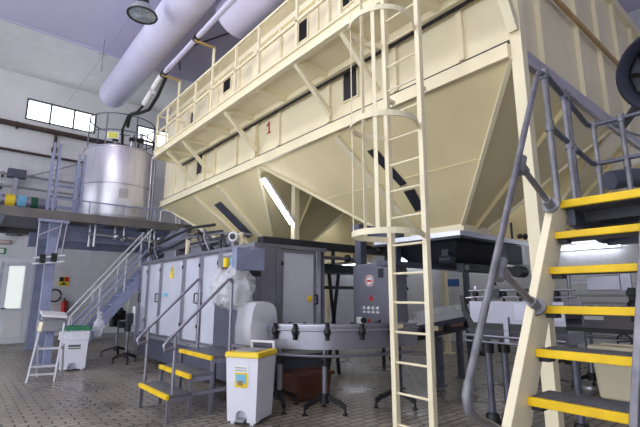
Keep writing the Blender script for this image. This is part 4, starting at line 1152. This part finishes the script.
for k, (x, y, lab) in enumerate(((3.3, 12.0, 'black headed labelling unit on a tripod foot below the catwalk, left one'), (3.2, 11.25 - 1.15, ''),)):
    if k:
        break
    t = T('tripod_unit', 'dark bottle gripper unit on a pole with tripod foot below the catwalk', 'machine', (x, y, 0))
    tripod(t, x, y, 1.1, 0.36)
    t.p('head', G().box(x - 0.2, x + 0.14, y - 0.14, y + 0.14, 0.88, 1.12), 'black', bevel=0.03)
    t.p('drum', G().cyl((x - 0.12, y, 0.72), (x - 0.12, y, 0.88), 0.1, 16).cyl((x + 0.12, y, 0.68), (x + 0.12, y, 0.84), 0.1, 16), 'black', smooth=True)
    t.p('gearbox', G().ball((x - 0.02, y - 0.06, 1.1), 0.12, 14, 10), 'dark', smooth=True)
    t.p('mast', G().box(x + 0.2, x + 0.25, y - 0.03, y + 0.03, 0.8, 1.5), 'white')
    t.p('arm', G().bar((x - 0.1, y, 1.36), (x + 0.25, y, 1.44), 0.03, 0.03), 'white')
    t.p('mast_foot', G().bar((x + 0.04, y, 0.95), (x + 0.22, y, 0.9), 0.04, 0.04), 'frame')
t = T('tripod_unit', 'small gripper unit with white side plate on a tripod near the machine doors', 'machine', (3.15, 10.6, 0))
tripod(t, 3.12, 10.55, 1.0, 0.28)
t.p('head', G().box(3.06, 3.2, 10.48, 10.62, 0.86, 1.1), 'dark', bevel=0.02)
t.p('side_plate', G().box(3.215, 3.235, 10.47, 10.63, 0.8, 1.25), 'white', bevel=0.004)
t.p('drum', G().cyl((3.08, 10.44, 0.7), (3.08, 10.44, 0.86), 0.07, 14), 'black', smooth=True)

# ------------------------------------------------------------------ curved conveyor
def smooth_path(pts, n=8):
    out = []
    P4 = [pts[0]] + list(pts) + [pts[-1]]
    for i in range(1, len(P4) - 2):
        p0, p1, p2, p3 = (Vector(P4[i + k]) for k in (-1, 0, 1, 2))
        for k in range(n):
            u = k / n
            out.append(0.5 * ((2 * p1) + (p2 - p0) * u + (2 * p0 - 5 * p1 + 4 * p2 - p3) * u * u + (3 * p1 - p0 - 3 * p2 + p3) * u ** 3))
    out.append(Vector(pts[-1]))
    return out

def offs(path, d):
    out = []
    n = len(path)
    for i, p in enumerate(path):
        t_ = (path[min(n - 1, i + 1)] - path[max(0, i - 1)]).normalized()
        nrm = Vector((-t_.y, t_.x, 0)).normalized()
        out.append(p + nrm * d)
    return out

def ribbon(g, path, d0, d1, z0, z1):
    A, B = offs(path, d0), offs(path, d1)
    vs = []
    for a, b in zip(A, B):
        vs += [(a.x, a.y, a.z + z0), (b.x, b.y, b.z + z0), (b.x, b.y, b.z + z1), (a.x, a.y, a.z + z1)]
    fs = [(0, 1, 2, 3)]
    n = len(A)
    for i in range(n - 1):
        o = i * 4
        for k in range(4):
            fs.append((o + k, o + (k + 1) % 4, o + 4 + (k + 1) % 4, o + 4 + k))
    fs.append((4 * n - 1, 4 * n - 2, 4 * n - 3, 4 * n - 4))
    return g.add(vs, fs)

t = T('bottle_conveyor', 'curved stainless bottle conveyor on tripod legs across the middle', 'conveyor', (4.5, 4.4, 0))
path = smooth_path([(3.5, 5.56, 1.0), (3.54, 5.1, 1.0), (3.72, 4.7, 1.0), (4.04, 4.4, 1.0), (4.5, 4.22, 1.0), (4.85, 4.16, 1.0), (5.2, 4.13, 1.0)])
t.p('belt', ribbon(G(), path, -0.09, 0.09, -0.03, 0.0), 'dark')
t.p('side_panel', ribbon(G(), path, -0.135, -0.125, -0.2, 0.1), 'panelsteel', smooth=False)
t.p('side_panel', ribbon(G(), path, 0.125, 0.135, -0.2, 0.1), 'panelsteel')
t.p('bottom_pan', ribbon(G(), path, -0.124, 0.124, -0.12, -0.1), 'frame')
t.p('rim', ribbon(G(), path, -0.145, -0.115, 0.101, 0.115), 'steel')
t.p('rim', ribbon(G(), path, 0.115, 0.145, 0.101, 0.115), 'steel')
for d_ in (-0.16, 0.16):
    t.p('guide_rail', G().tube([p + Vector((0, 0, 0.045)) for p in offs(path, d_)], 0.013, 8), 'steel', smooth=True)
t.p('lower_rail', G().tube([p + Vector((0, 0, -0.29)) for p in offs(path, -0.06)][2:], 0.02, 8), 'panelsteel', smooth=True)
po, pi_ = offs(path, -0.165), offs(path, 0.165)
for i in (9, 14, 21, 28, 36):
    for q in (po, pi_):
        c = q[i]
        t.p('guide_clamp', G().box(c.x - 0.022, c.x + 0.022, c.y - 0.022, c.y + 0.022, 0.92, 1.13).ball((c.x, c.y, 1.03), 0.05, 10, 8, (1, 1, 1.3)), 'black', bevel=0.006)
for k, (x, y, a0) in enumerate(((3.55, 5.08, 0.1), (3.88, 4.53, 0.9), (4.86, 4.16, 0.7))):
    tripod(t, x, y, 0.88, 0.3, 'frame', 'black', 3, a0, 0.036)
    t.p('leg_collar', G().cyl((x, y, 0.58), (x, y, 0.68), 0.06, 12).box(x - 0.08, x - 0.04, y - 0.03, y + 0.03, 0.6, 0.66), 'black')
t.p('end_clamp', G().box(3.44, 3.5, 5.3, 5.42, 0.9, 1.18).cyl((3.4, 5.36, 1.1), (3.56, 5.36, 1.1), 0.03, 10), 'black', bevel=0.008)

# brown tub on the floor
t = T('brown_crate', 'brown-red plastic crate on the floor under the machine end', 'crate', (4.2, 5.32, 0))
g = G().hexa([(3.9, 5.14, 0.0), (4.5, 5.14, 0), (4.5, 5.52, 0), (3.9, 5.52, 0)], [(3.86, 5.1, 0.36), (4.54, 5.1, 0.36), (4.54, 5.56, 0.36), (3.86, 5.56, 0.36)])
t.p('body', g, 'rust', bevel=0.04)
t.p('rim', G().box(3.84, 4.56, 5.08, 5.12, 0.33, 0.38).box(3.84, 4.56, 5.54, 5.58, 0.33, 0.38).box(3.84, 3.88, 5.12, 5.54, 0.33, 0.38).box(4.52, 4.56, 5.12, 5.54, 0.33, 0.38), 'rust', bevel=0.008)

# ------------------------------------------------------------------ control cabinet under an overhead beam
t = T('control_cabinet', 'grey control cabinet with lamps and switches hung behind the conveyor', 'cabinet', (5.4, 4.9, 0.95))
cb = t.p('body', G().box(5.22, 5.62, 4.49, 5.33, 0.9, 2.02), 'frame', bevel=0.01)
dr = t.p('door', G().box(5.2, 5.22, 4.51, 5.31, 0.92, 2.0), 'panelsteel', bevel=0.006)
t.p('emblem', G().lathe([(0.0, 0.0), (0.095, 0.0), (0.095, 0.004), (0, 0.005)], (5.199, 4.93, 1.74), 24, (-1, 0, 0)), 'sticker_w', dr, label='white oval emblem')
t.p('emblem_ring', G().tube(arc((5.194, 4.93, 1.74), 0.072, 0, 2 * PI * 23 / 24, 23, plane='YZ'), 0.008, 6, True), 'red', dr)
t.p('emblem_bar', G().box(5.192, 5.196, 4.88, 4.98, 1.72, 1.75), 'rednum', dr)
t.p('key_plate', G().box(5.192, 5.199, 4.62, 4.73, 1.78, 1.93), 'dark', dr)
t.p('warning_triangle', G().prism([(5.199, 4.95, 1.42), (5.199, 4.85, 1.42), (5.199, 4.9, 1.52)], (-0.004, 0, 0)), 'rednum', dr)
for y in (5.06, 4.96, 4.86, 4.76):
    t.p('pilot_lamp', G().lathe([(0.0, 0.02), (0.022, 0.018), (0.028, 0.0)], (5.199, y, 1.3), 12, (-1, 0, 0)), 'sticker_w', dr)
    t.p('lamp_plate', G().box(5.196, 5.199, y - 0.03, y + 0.03, 1.22, 1.25), 'sticker_w', dr)
t.p('main_switch', G().lathe([(0.0, 0.05), (0.04, 0.05), (0.05, 0.0)], (5.199, 5.06, 1.1), 14, (-1, 0, 0)), 'black', dr, smooth=True)
t.p('switch_plate', G().box(5.194, 5.199, 5.1, 5.24, 1.02, 1.15), 'sticker_w', dr)
for y in (4.95, 4.72):
    t.p('push_button', G().lathe([(0.0, 0.025), (0.02, 0.025), (0.024, 0.0)], (5.199, y, 1.1), 12, (-1, 0, 0)), 'red' if y > 4.9 else 'black', dr, smooth=True)
t.p('notice', G().box(5.195, 5.199, 4.78, 4.98, 0.95, 1.04), 'sticker_w', dr)
t.p('hanger_post', G().box(5.22, 5.36, 5.14, 5.28, 2.021, 2.56), 'slate')
t.p('hanger_post', G().box(5.45, 5.57, 4.55, 4.67, 2.021, 2.43), 'slate')
t = T('overhead_beam', 'dark horizontal steel beam over the control cabinet and ladder cage', 'beam', (6.4, 5.2, 2.5))
t.p('beam', G().box(5.15, 8.6, 5.1, 5.3, 2.56, 2.7), 'slate')
t.p('beam', G().box(5.4, 5.6, 4.5, 5.099, 2.43, 2.53), 'slate')
t.p('beam', G().box(5.4, 5.6, 4.8, 5.099, 2.53, 2.62), 'slate')
t.p('post', G().box(8.5, 8.6, 5.15, 5.25, 0, 2.56), 'slate')
t.p('rail', G().box(5.37, 8.5, 5.18, 5.22, 2.3, 2.36), 'dark')
for x in (6.2, 7.3):
    t.p('hanger', G().box(x - 0.02, x + 0.02, 5.18, 5.22, 2.36, 2.56), 'dark')
t.p('valve', G().ball((5.55, 5.0, 2.28), 0.07, 10, 8).box(5.5, 5.6, 4.97, 5.03, 2.3, 2.43), 'black')
t = T('overhead_beam', 'long dark beam truss above the clear end door of the enclosed machine', 'beam', (5.4, 6.4, 2.4))
t.p('beam', G().box(4.0, 7.9, 6.3, 6.5, 2.38, 2.52), 'dark')
t.p('beam', G().box(4.95, 7.9, 6.3, 6.5, 1.94, 2.1), 'dark')
t.p('lower_flange', G().box(4.95, 7.9, 6.24, 6.56, 1.92, 1.94), 'slate')
t.p('rail', G().box(4.9, 7.9, 6.28, 6.299, 1.62, 1.68), 'dark')
for x in (5.0, 5.7, 6.5, 7.3):
    t.p('strut', G().box(x - 0.025, x + 0.025, 6.36, 6.42, 2.1, 2.38), 'slate')
t.p('strut', G().box(4.2, 4.26, 6.36, 6.42, 2.3, 2.38), 'slate')
for (xa, xb) in ((5.6, 5.9), (5.9, 5.65), (7.2, 7.2)):
    t.p('leg', G().bar((xa, 6.45, 0.0), (xb, 6.45, 1.92), 0.05, 0.05), 'dark')
t.p('tube', G().tube([(4.9, 6.2, 2.2), (5.6, 6.2, 2.22), (6.4, 6.2, 2.2), (6.45, 6.25, 2.0)], 0.035, 10), 'frame', smooth=True)
t.p('valve', G().ball((5.9, 6.18, 2.22), 0.08, 10, 8), 'dark')
t = T('backing_panel', 'grey sheet cabinet standing behind the beam truss between posts', 'cabinet', (5.2, 7.2, 0))
t.p('body', G().box(5.2, 6.1, 7.2, 7.8, 0, 1.85), 'panelsteel', bevel=0.01)
t.p('door', G().box(5.22, 5.63, 7.18, 7.199, 0.1, 1.82), 'panelsteel', bevel=0.006)
t.p('door', G().box(5.66, 6.08, 7.18, 7.199, 0.1, 1.82), 'panelsteel', bevel=0.006)
t.p('handle', G().box(5.57, 5.6, 7.15, 7.18, 0.9, 1.05), 'black')

# ------------------------------------------------------------------ under the hopper outlet
t = T('discharge_tray', 'wide pale tray with dark underside beneath the nearest hopper outlet', 'tray', (6.4, 4.1, 2.0))
x0, x1, y0, y1 = 5.35, 7.5, 3.3, 4.95
t.p('rim', G().box(x0, x1, y0, y0 + 0.05, 2.34, 2.41).box(x0, x1, y1 - 0.05, y1, 2.34, 2.41).box(x0, x0 + 0.05, y0 + 0.05, y1 - 0.05, 2.34, 2.41).box(x1 - 0.05, x1, y0 + 0.05, y1 - 0.05, 2.34, 2.41), 'steel')
t.p('edge_strip', G().box(x0 - 0.02, x1 + 0.02, y0 - 0.02, y1 + 0.02, 2.3, 2.328), 'dark')
t.p('under_hopper', G().hexa([(5.9, 3.75, 2.0), (7.1, 3.75, 2.0), (7.1, 4.6, 2.0), (5.9, 4.6, 2.0)], [(x0 + 0.25, y0 + 0.22, 2.299), (x1 - 0.3, y0 + 0.22, 2.299), (x1 - 0.3, y1 - 0.2, 2.299), (x0 + 0.25, y1 - 0.2, 2.299)]), 'dark')
t.p('drive', G().cyl((5.75, 3.7, 2.05), (5.75, 3.9, 2.05), 0.07, 14).box(5.7, 5.8, 3.74, 3.86, 2.05, 2.2), 'dark')
t.p('corner_knob', G().ball((7.4, 3.32, 2.5), 0.05, 10, 8).cyl((7.4, 3.32, 2.44), (7.4, 3.32, 2.5), 0.02), 'black')
t.p('corner_knob', G().ball((7.2, 3.32, 2.485), 0.045, 10, 8), 'black')
for (x, y) in ((5.6, 4.7), (7.3, 4.7), (7.3, 3.5)):
    t.p('hanger', G().cyl((x, y, 2.41), (x, y, 2.75 if (x, y) != (5.6, 4.7) else 2.62), 0.02, 8), 'dark')
t.p('box_beam', G().box(5.9, 7.5, 3.62, 3.74, 1.86, 1.99), 'dark')
t.p('box_beam', G().box(4.75, 7.1, 4.1, 4.35, 1.93, 2.0), 'slate')
t = T('motor_box', 'dark drive box with white end plate at the tray corner', 'motor', (7.5, 3.2, 1.9))
t.p('body', G().box(6.3, 6.79, 3.12, 3.28, 1.98, 2.27), 'dark', bevel=0.01)
t.p('end_plate', G().box(6.8, 6.95, 3.08, 3.29, 1.97, 2.29), 'sticker_w', bevel=0.008)
t.p('lower_motor', G().cyl((6.7, 3.2, 1.87), (6.95, 3.2, 1.87), 0.09, 16), 'black', smooth=True)
t.p('arm', G().box(5.3, 6.29, 3.17, 3.23, 1.84, 1.91), 'black')
t.p('drop_rod', G().cyl((5.9, 3.2, 1.84), (6.05, 3.2, 1.65), 0.015, 8), 'black')

# flighted belt conveyor
t = T('flighted_conveyor', 'conveyor with a comb of white plastic flights behind the ladder foot', 'conveyor', (6.5, 4.75, 0))
a, b = Vector((5.55, 4.72, 1.07)), Vector((7.75, 4.72, 1.23))
bl = t.p('bed', G().bar(a + Vector((0, 0, -0.03)), b + Vector((0, 0, -0.03)), 0.3, 0.12), 'plasticwhite')
nfl = 22
for k in range(nfl):
    p = a + (b - a) * ((k + 0.5) / nfl)
    t.p('flight', G().hexa([(p.x - 0.03, p.y - 0.14, p.z + 0.03), (p.x + 0.03, p.y - 0.14, p.z + 0.03), (p.x + 0.03, p.y + 0.14, p.z + 0.03), (p.x - 0.03, p.y + 0.14, p.z + 0.03)], [(p.x - 0.008, p.y - 0.13, p.z + 0.11), (p.x + 0.008, p.y - 0.13, p.z + 0.11), (p.x + 0.008, p.y + 0.13, p.z + 0.11), (p.x - 0.008, p.y + 0.13, p.z + 0.11)]), 'plasticwhite')
t.p('frame', G().bar(a + Vector((0, -0.1, -0.3)), b + Vector((0, -0.1, -0.3)), 0.06, 0.08), 'dark')
t.p('frame', G().bar(a + Vector((0, 0.1, -0.3)), b + Vector((0, 0.1, -0.3)), 0.06, 0.08), 'dark')
t.p('side_plate', G().bar(a + Vector((0, -0.158, -0.14)), b + Vector((0, -0.158, -0.14)), 0.012, 0.1), 'slate')
for k in range(3):
    p = a + (b - a) * (0.12 + 0.3 * k)
    t.p('roller_cover', G().box(p.x - 0.22, p.x + 0.22, p.y - 0.15, p.y + 0.15, p.z - 0.25, p.z - 0.14), 'brownbox', bevel=0.02)
    t.p('roller', G().cyl((p.x + 0.3, p.y - 0.2, p.z - 0.2), (p.x + 0.3, p.y + 0.2, p.z - 0.2), 0.08, 16), 'black', smooth=True)
for (x, y) in ((6.5, 4.55), (6.7, 4.85), (7.4, 4.72), (5.75, 4.85)):
    z = a.z + (x - a.x) / (b.x - a.x) * (b.z - a.z) - 0.34
    t.p('leg', G().box(x - 0.045, x + 0.045, y - 0.045, y + 0.045, 0.02, z), 'darkgalv')
    t.p('foot_plate', G().box(x - 0.08, x + 0.08, y - 0.08, y + 0.08, 0, 0.02), 'darkgalv')

# near right conveyor
t = T('sorting_conveyor', 'grey metal conveyor with rollers and guides behind the galvanised handrail', 'conveyor', (5.2, 2.6, 0))
t.p('side_panel', G().box(5.0, 5.02, 1.9, 3.02, 1.17, 1.43), 'frame', bevel=0.004)
t.p('panel_cover', G().box(4.992, 4.999, 1.9, 2.45, 1.22, 1.41), 'panelsteel', bevel=0.003)
t.p('side_panel', G().box(5.48, 5.5, 1.9, 3.02, 1.17, 1.43), 'panelsteel', bevel=0.004)
t.p('bed', G().box(5.021, 5.479, 1.9, 3.02, 1.25, 1.33), 'dark')
t.p('black_band', G().box(4.99, 5.02, 1.9, 3.04, 1.1, 1.169), 'black')
t.p('lower_tray', G().hexa([(5.05, 1.9, 0.98), (5.45, 1.9, 0.98), (5.45, 3.03, 0.98), (5.05, 3.03, 0.98)], [(4.97, 1.9, 1.098), (5.5, 1.9, 1.098), (5.5, 3.06, 1.098), (4.97, 3.06, 1.098)]), 'panelsteel')
t.p('lower_rail', G().cyl((4.97, 1.9, 1.02), (4.97, 3.1, 1.02), 0.014, 8).cyl((4.97, 1.9, 0.95), (4.97, 3.1, 0.95), 0.012, 8), 'frame')
for z in (1.48, 1.56):
    t.p('guide_rail', G().cyl((5.06, 1.9, z), (5.06, 3.05, z), 0.011, 8), 'frame', smooth=True)
    t.p('guide_rail', G().cyl((5.38, 1.9, z), (5.38, 3.05, z), 0.011, 8), 'frame', smooth=True)
for y in (2.0, 2.2, 2.4, 2.6, 2.8, 2.97):
    t.p('roller_clamp', G().ball((5.08, y, 1.515), 0.042, 10, 8).cyl((5.08, y, 1.43), (5.08, y, 1.52), 0.016, 8), 'black')
t.p('bearing', G().cyl((5.02, 2.68, 1.52), (5.1, 2.68, 1.52), 0.06, 14), 'dark')
t.p('bearing', G().cyl((5.02, 2.32, 1.52), (5.1, 2.32, 1.52), 0.06, 14), 'dark')
t.p('end_arm', G().bar((5.02, 3.12, 1.5), (5.02, 3.1, 1.3), 0.05, 0.07, (0, 1, 0)).bar((5.02, 3.1, 1.32), (5.02, 3.0, 1.14), 0.05, 0.08, (0, 1, 0)), 'black', bevel=0.01)
t.p('end_rod', G().cyl((5.02, 3.16, 1.47), (5.02, 2.98, 1.47), 0.01, 8).cyl((5.1, 2.98, 1.62), (5.1, 2.98, 1.45), 0.02, 8), 'steel')
t.p('cross_strut', G().box(4.975, 4.989, 2.52, 2.58, 0.95, 1.25), 'frame')
for (x, y) in ((5.06, 2.84), (5.22, 2.72), (5.4, 2.0)):
    t.p('leg', G().cyl((x, y, 0.1), (x, y, 0.98), 0.04, 14), 'darkgalv', smooth=True)
    t.p('leg_collar', G().cyl((x, y, 0.82), (x, y, 0.93), 0.07, 14), 'black')
    t.p('foot', G().lathe([(0.0, 0.14), (0.07, 0.13), (0.09, 0.03), (0.11, 0.0), (0, 0)], (x, y, 0), 16), 'black', smooth=True)
t.p('motor', G().cyl((5.25, 2.92, 0.82), (5.25, 3.08, 0.82), 0.08, 14), 'black', smooth=True)

# far right conveyor seen between the treads
t = T('labelling_conveyor', 'blue-grey conveyor with label and side guides seen between the stair treads', 'conveyor', (8.2, 2.6, 0))
t.p('side_panel', G().hexa([(8.1, 1.4, 0.98), (8.12, 1.4, 0.98), (8.12, 3.35, 0.98), (8.1, 3.35, 0.98)], [(8.0, 1.4, 1.28), (8.02, 1.4, 1.28), (8.02, 3.35, 1.28), (8.0, 3.35, 1.28)]), 'panelsteel')
t.p('side_label', G().hexa([(8.04, 2.48, 1.11), (8.045, 2.48, 1.11), (8.045, 2.76, 1.11), (8.04, 2.76, 1.11)], [(8.02, 2.48, 1.17), (8.025, 2.48, 1.17), (8.025, 2.76, 1.17), (8.02, 2.76, 1.17)]), 'sticker_w')
t.p('bed', G().box(8.03, 8.5, 1.4, 3.35, 1.2, 1.26), 'frame')
t.p('side_panel', G().box(8.5, 8.52, 1.4, 3.35, 0.98, 1.28), 'panelsteel')
t.p('under_beam', G().box(8.12, 8.48, 1.4, 3.35, 0.9, 0.978), 'black')
t.p('under_rail', G().cyl((8.15, 1.4, 0.84), (8.15, 3.35, 0.84), 0.03, 8), 'frame')
for z in (1.38, 1.5):
    t.p('guide_rail', G().cyl((8.06, 1.4, z), (8.06, 3.35, z), 0.018, 8), 'steel', smooth=True)
    t.p('guide_rail', G().cyl((8.4, 1.4, z), (8.4, 3.35, z), 0.018, 8), 'steel', smooth=True)
t.p('chain', G().box(8.03, 8.12, 1.4, 3.3, 1.262, 1.3), 'plasticwhite')
for k in range(12):
    y = 1.6 + 0.15 * k
    t.p('chain_link', G().box(8.028, 8.09, y - 0.035, y + 0.035, 1.301, 1.34), 'black')
for y in (2.05, 3.15):
    t.p('guide_clamp', G().box(8.0, 8.08, y - 0.05, y + 0.05, 1.1, 1.62).ball((8.03, y, 1.35), 0.09, 10, 8).box(7.95, 8.05, y - 0.06, y + 0.06, 1.5, 1.58), 'black', bevel=0.01)
t.p('rail_bar', G().cyl((8.06, 2.95, 1.25), (8.06, 2.95, 1.85), 0.03, 8), 'frame')
t.p('sensor_box', G().box(8.04, 8.22, 2.19, 2.68, 1.58, 1.82), 'frame', bevel=0.012)
t.p('sensor_arm', G().box(8.06, 8.12, 2.68, 2.95, 1.7, 1.74), 'frame')
t.p('sensor_arm', G().box(8.06, 8.12, 2.05, 2.19, 1.58, 1.86), 'frame')
tripod(t, 8.3, 2.82, 0.9, 0.34, 'frame', 'black', 3, 2.4, 0.06)
tripod(t, 8.3, 1.6, 0.9, 0.3, 'frame', 'black', 3, 1.4, 0.05)
t.p('cable_loop', G().tube(arc((8.1, 2.25, 0.8), 0.1, 0.2, 2 * PI - 0.2, 18, plane='YZ') + arc((8.1, 2.02, 0.8), 0.1, PI - 0.4, -PI + 0.4, 18, plane='YZ'), 0.012, 6), 'black', smooth=True)
t = T('side_conveyor', 'plain grey conveyor on a tripod leg further back beyond the stair treads', 'conveyor', (9.8, 3.7, 0))
t.p('bed', G().box(9.5, 10.1, 2.2, 4.4, 0.85, 1.05), 'panelsteel', bevel=0.01)
t.p('belt', G().box(9.54, 10.06, 2.2, 4.4, 1.05, 1.07), 'dark')
tripod(t, 9.8, 3.75, 0.85, 0.36, 'frame', 'black', 3, 1.9, 0.05)
tripod(t, 9.8, 2.5, 0.85, 0.36, 'frame', 'black', 3, 0.9, 0.05)
t = T('cream_tub', 'big cream plastic tub under the conveyor by the right stringer', 'tub', (7.9, 2.0, 0))
t.p('body', G().hexa([(7.52, 1.2, 0), (7.98, 1.2, 0), (7.98, 2.5, 0), (7.52, 2.5, 0)], [(7.49, 1.17, 0.74), (7.99, 1.17, 0.74), (7.99, 2.55, 0.74), (7.49, 2.55, 0.74)]), 'creampanel', bevel=0.04)
t.p('rim', G().box(7.46, 7.5, 1.15, 2.57, 0.7, 0.76).box(7.98, 8.02, 1.15, 2.57, 0.7, 0.76).box(7.501, 7.979, 2.53, 2.57, 0.7, 0.76).box(7.501, 7.979, 1.15, 1.19, 0.7, 0.76), 'creampanel', bevel=0.01)
for (nm, lab, y, r_, h_) in (('steel_bowl', 'small grey bowl on the floor against the cream tub', 2.68, 0.11, 0.1),):
    t = T(nm, lab, 'bowl', (7.6, y, 0))
    t.p('bowl', G().lathe([(0.06, 0), (0.1, 0.05), (r_, h_), (r_ + 0.015, h_), (0.09, 0.04), (0.0, 0.015)], (7.62, y, 0), 20), 'steel', smooth=True)

# fittings on the back wall
t = T('blue_notice', 'blue and white notice on the tiled wall beyond the conveyors', 'sign', (13, 8.5, 2.0))
b_ = t.p('board', G().box(12.97, 12.999, 8.0, 8.75, 1.65, 2.1), 'sticker_w')
t.p('print', G().box(12.965, 12.969, 8.15, 8.65, 1.8, 2.05), 'sticker_blue', b_)
t = T('wall_loudspeaker', 'small black loudspeaker on the tiled back wall above the conveyors', 'loudspeaker', (13, 5.85, 3.0))
t.p('cabinet', G().box(12.75, 12.98, 5.55, 6.05, 2.8, 3.35), 'black', bevel=0.02)
t.p('bracket', G().box(12.95, 13.0, 5.75, 5.85, 3.0, 3.1), 'dark')
t.p('cone', G().lathe([(0.17, 0.0), (0.17, 0.02), (0.1, 0.015), (0.04, 0.0)], (12.75, 5.8, 3.08), 18, (-1, 0, 0)), 'slate', smooth=True)

def tube_thing(label, p, q, up, off=0.05, r=0.03):
    t = T('tube_lamp', label, 'lamp', p, 'fluorescent tube lamps')
    U = Vector(up)
    t.p('housing', G().bar(Vector(p) + U * off, Vector(q) + U * off, 0.14, 0.05, up), 'white')
    t.p('lamp_tube', G().cyl(p, q, r, 12), 'tubestrong' if r > 0.04 else 'tube', smooth=True)
tube_thing('bright long tube lamp on the back wall between the stair treads', (12.85, 4.85, 2.8), (12.85, 3.4, 2.8), (1, 0, 0), 0.123, 0.042)
tube_thing('bright slanted tube lamp below the silo flange beside the cream post', (4.3, 6.86, 3.72), (5.0, 6.86, 2.92), (0.75, 0, 0.66), 0.05, 0.035)
for (lab, y) in (('tube lamp on the back wall behind the caged ladder', 9.9), ('tube lamp on the back wall behind the control cabinet', 13.2), ('tube lamp on the back wall behind the cream silo column', 7.0), ('tube lamp on the back wall beyond the right stringer', 1.2)):
    tube_thing(lab, (12.85, y + 0.75, 2.8), (12.85, y - 0.75, 2.8), (1, 0, 0), 0.123, 0.042)
for (lab, y) in (('unseen tube lamp added between the hopper rows near the tray', 4.3), ('unseen tube lamp added between the hopper rows behind the machine', 9.4)):  # unseen tubes added to light the space under the silo
    tube_thing(lab, (7.3, y + 0.75, 3.3), (7.3, y - 0.75, 3.3), (0, 0, 1), 0.05, 0.045)

# ------------------------------------------------------------------ daylight, fill lights, camera
w = bpy.data.worlds.new('daylight')
scene.world = w
w.use_nodes = True
bg = w.node_tree.nodes['Background']
bg.inputs['Color'].default_value = (0.91, 0.94, 1.0, 1)
bg.inputs['Strength'].default_value = 2.7

def spot(name, loc, energy, size, col=(1, 1, 1)):
    l = bpy.data.lights.new(name, 'POINT')
    l.energy = energy
    l.shadow_soft_size = size
    l.color = col
    o = bpy.data.objects.new(name, l)
    o.location = loc
    COL.objects.link(o)
spot('fill_light', (-1.0, 2.5, 7.6), 200, 0.35, (1, 0.97, 0.9))  # unseen point lights added as fill, with no fixture modelled
spot('fill_light', (-1.0, 7.5, 7.6), 200, 0.35, (1, 0.97, 0.9))

cam = bpy.data.cameras.new('camera')
cam.sensor_fit = 'HORIZONTAL'
cam.sensor_width = 36
cam.lens = 24.02
cam.clip_start = 0.05
co = bpy.data.objects.new('camera', cam)
co.location = (0, 0, 1.5)
co.rotation_euler = (math.radians(90 + 10.87), 0, math.radians(-40))
COL.objects.link(co)
scene.camera = co
scene.view_settings.view_transform = 'Standard'
scene.view_settings.look = 'None'
scene.view_settings.gamma = 1
scene.view_settings.use_curve_mapping = False
scene.view_settings.exposure = 0.12
try:
    scene.cycles.use_denoising = True
    scene.cycles.max_bounces = 8
    scene.cycles.transparent_max_bounces = 12
except Exception:
    pass
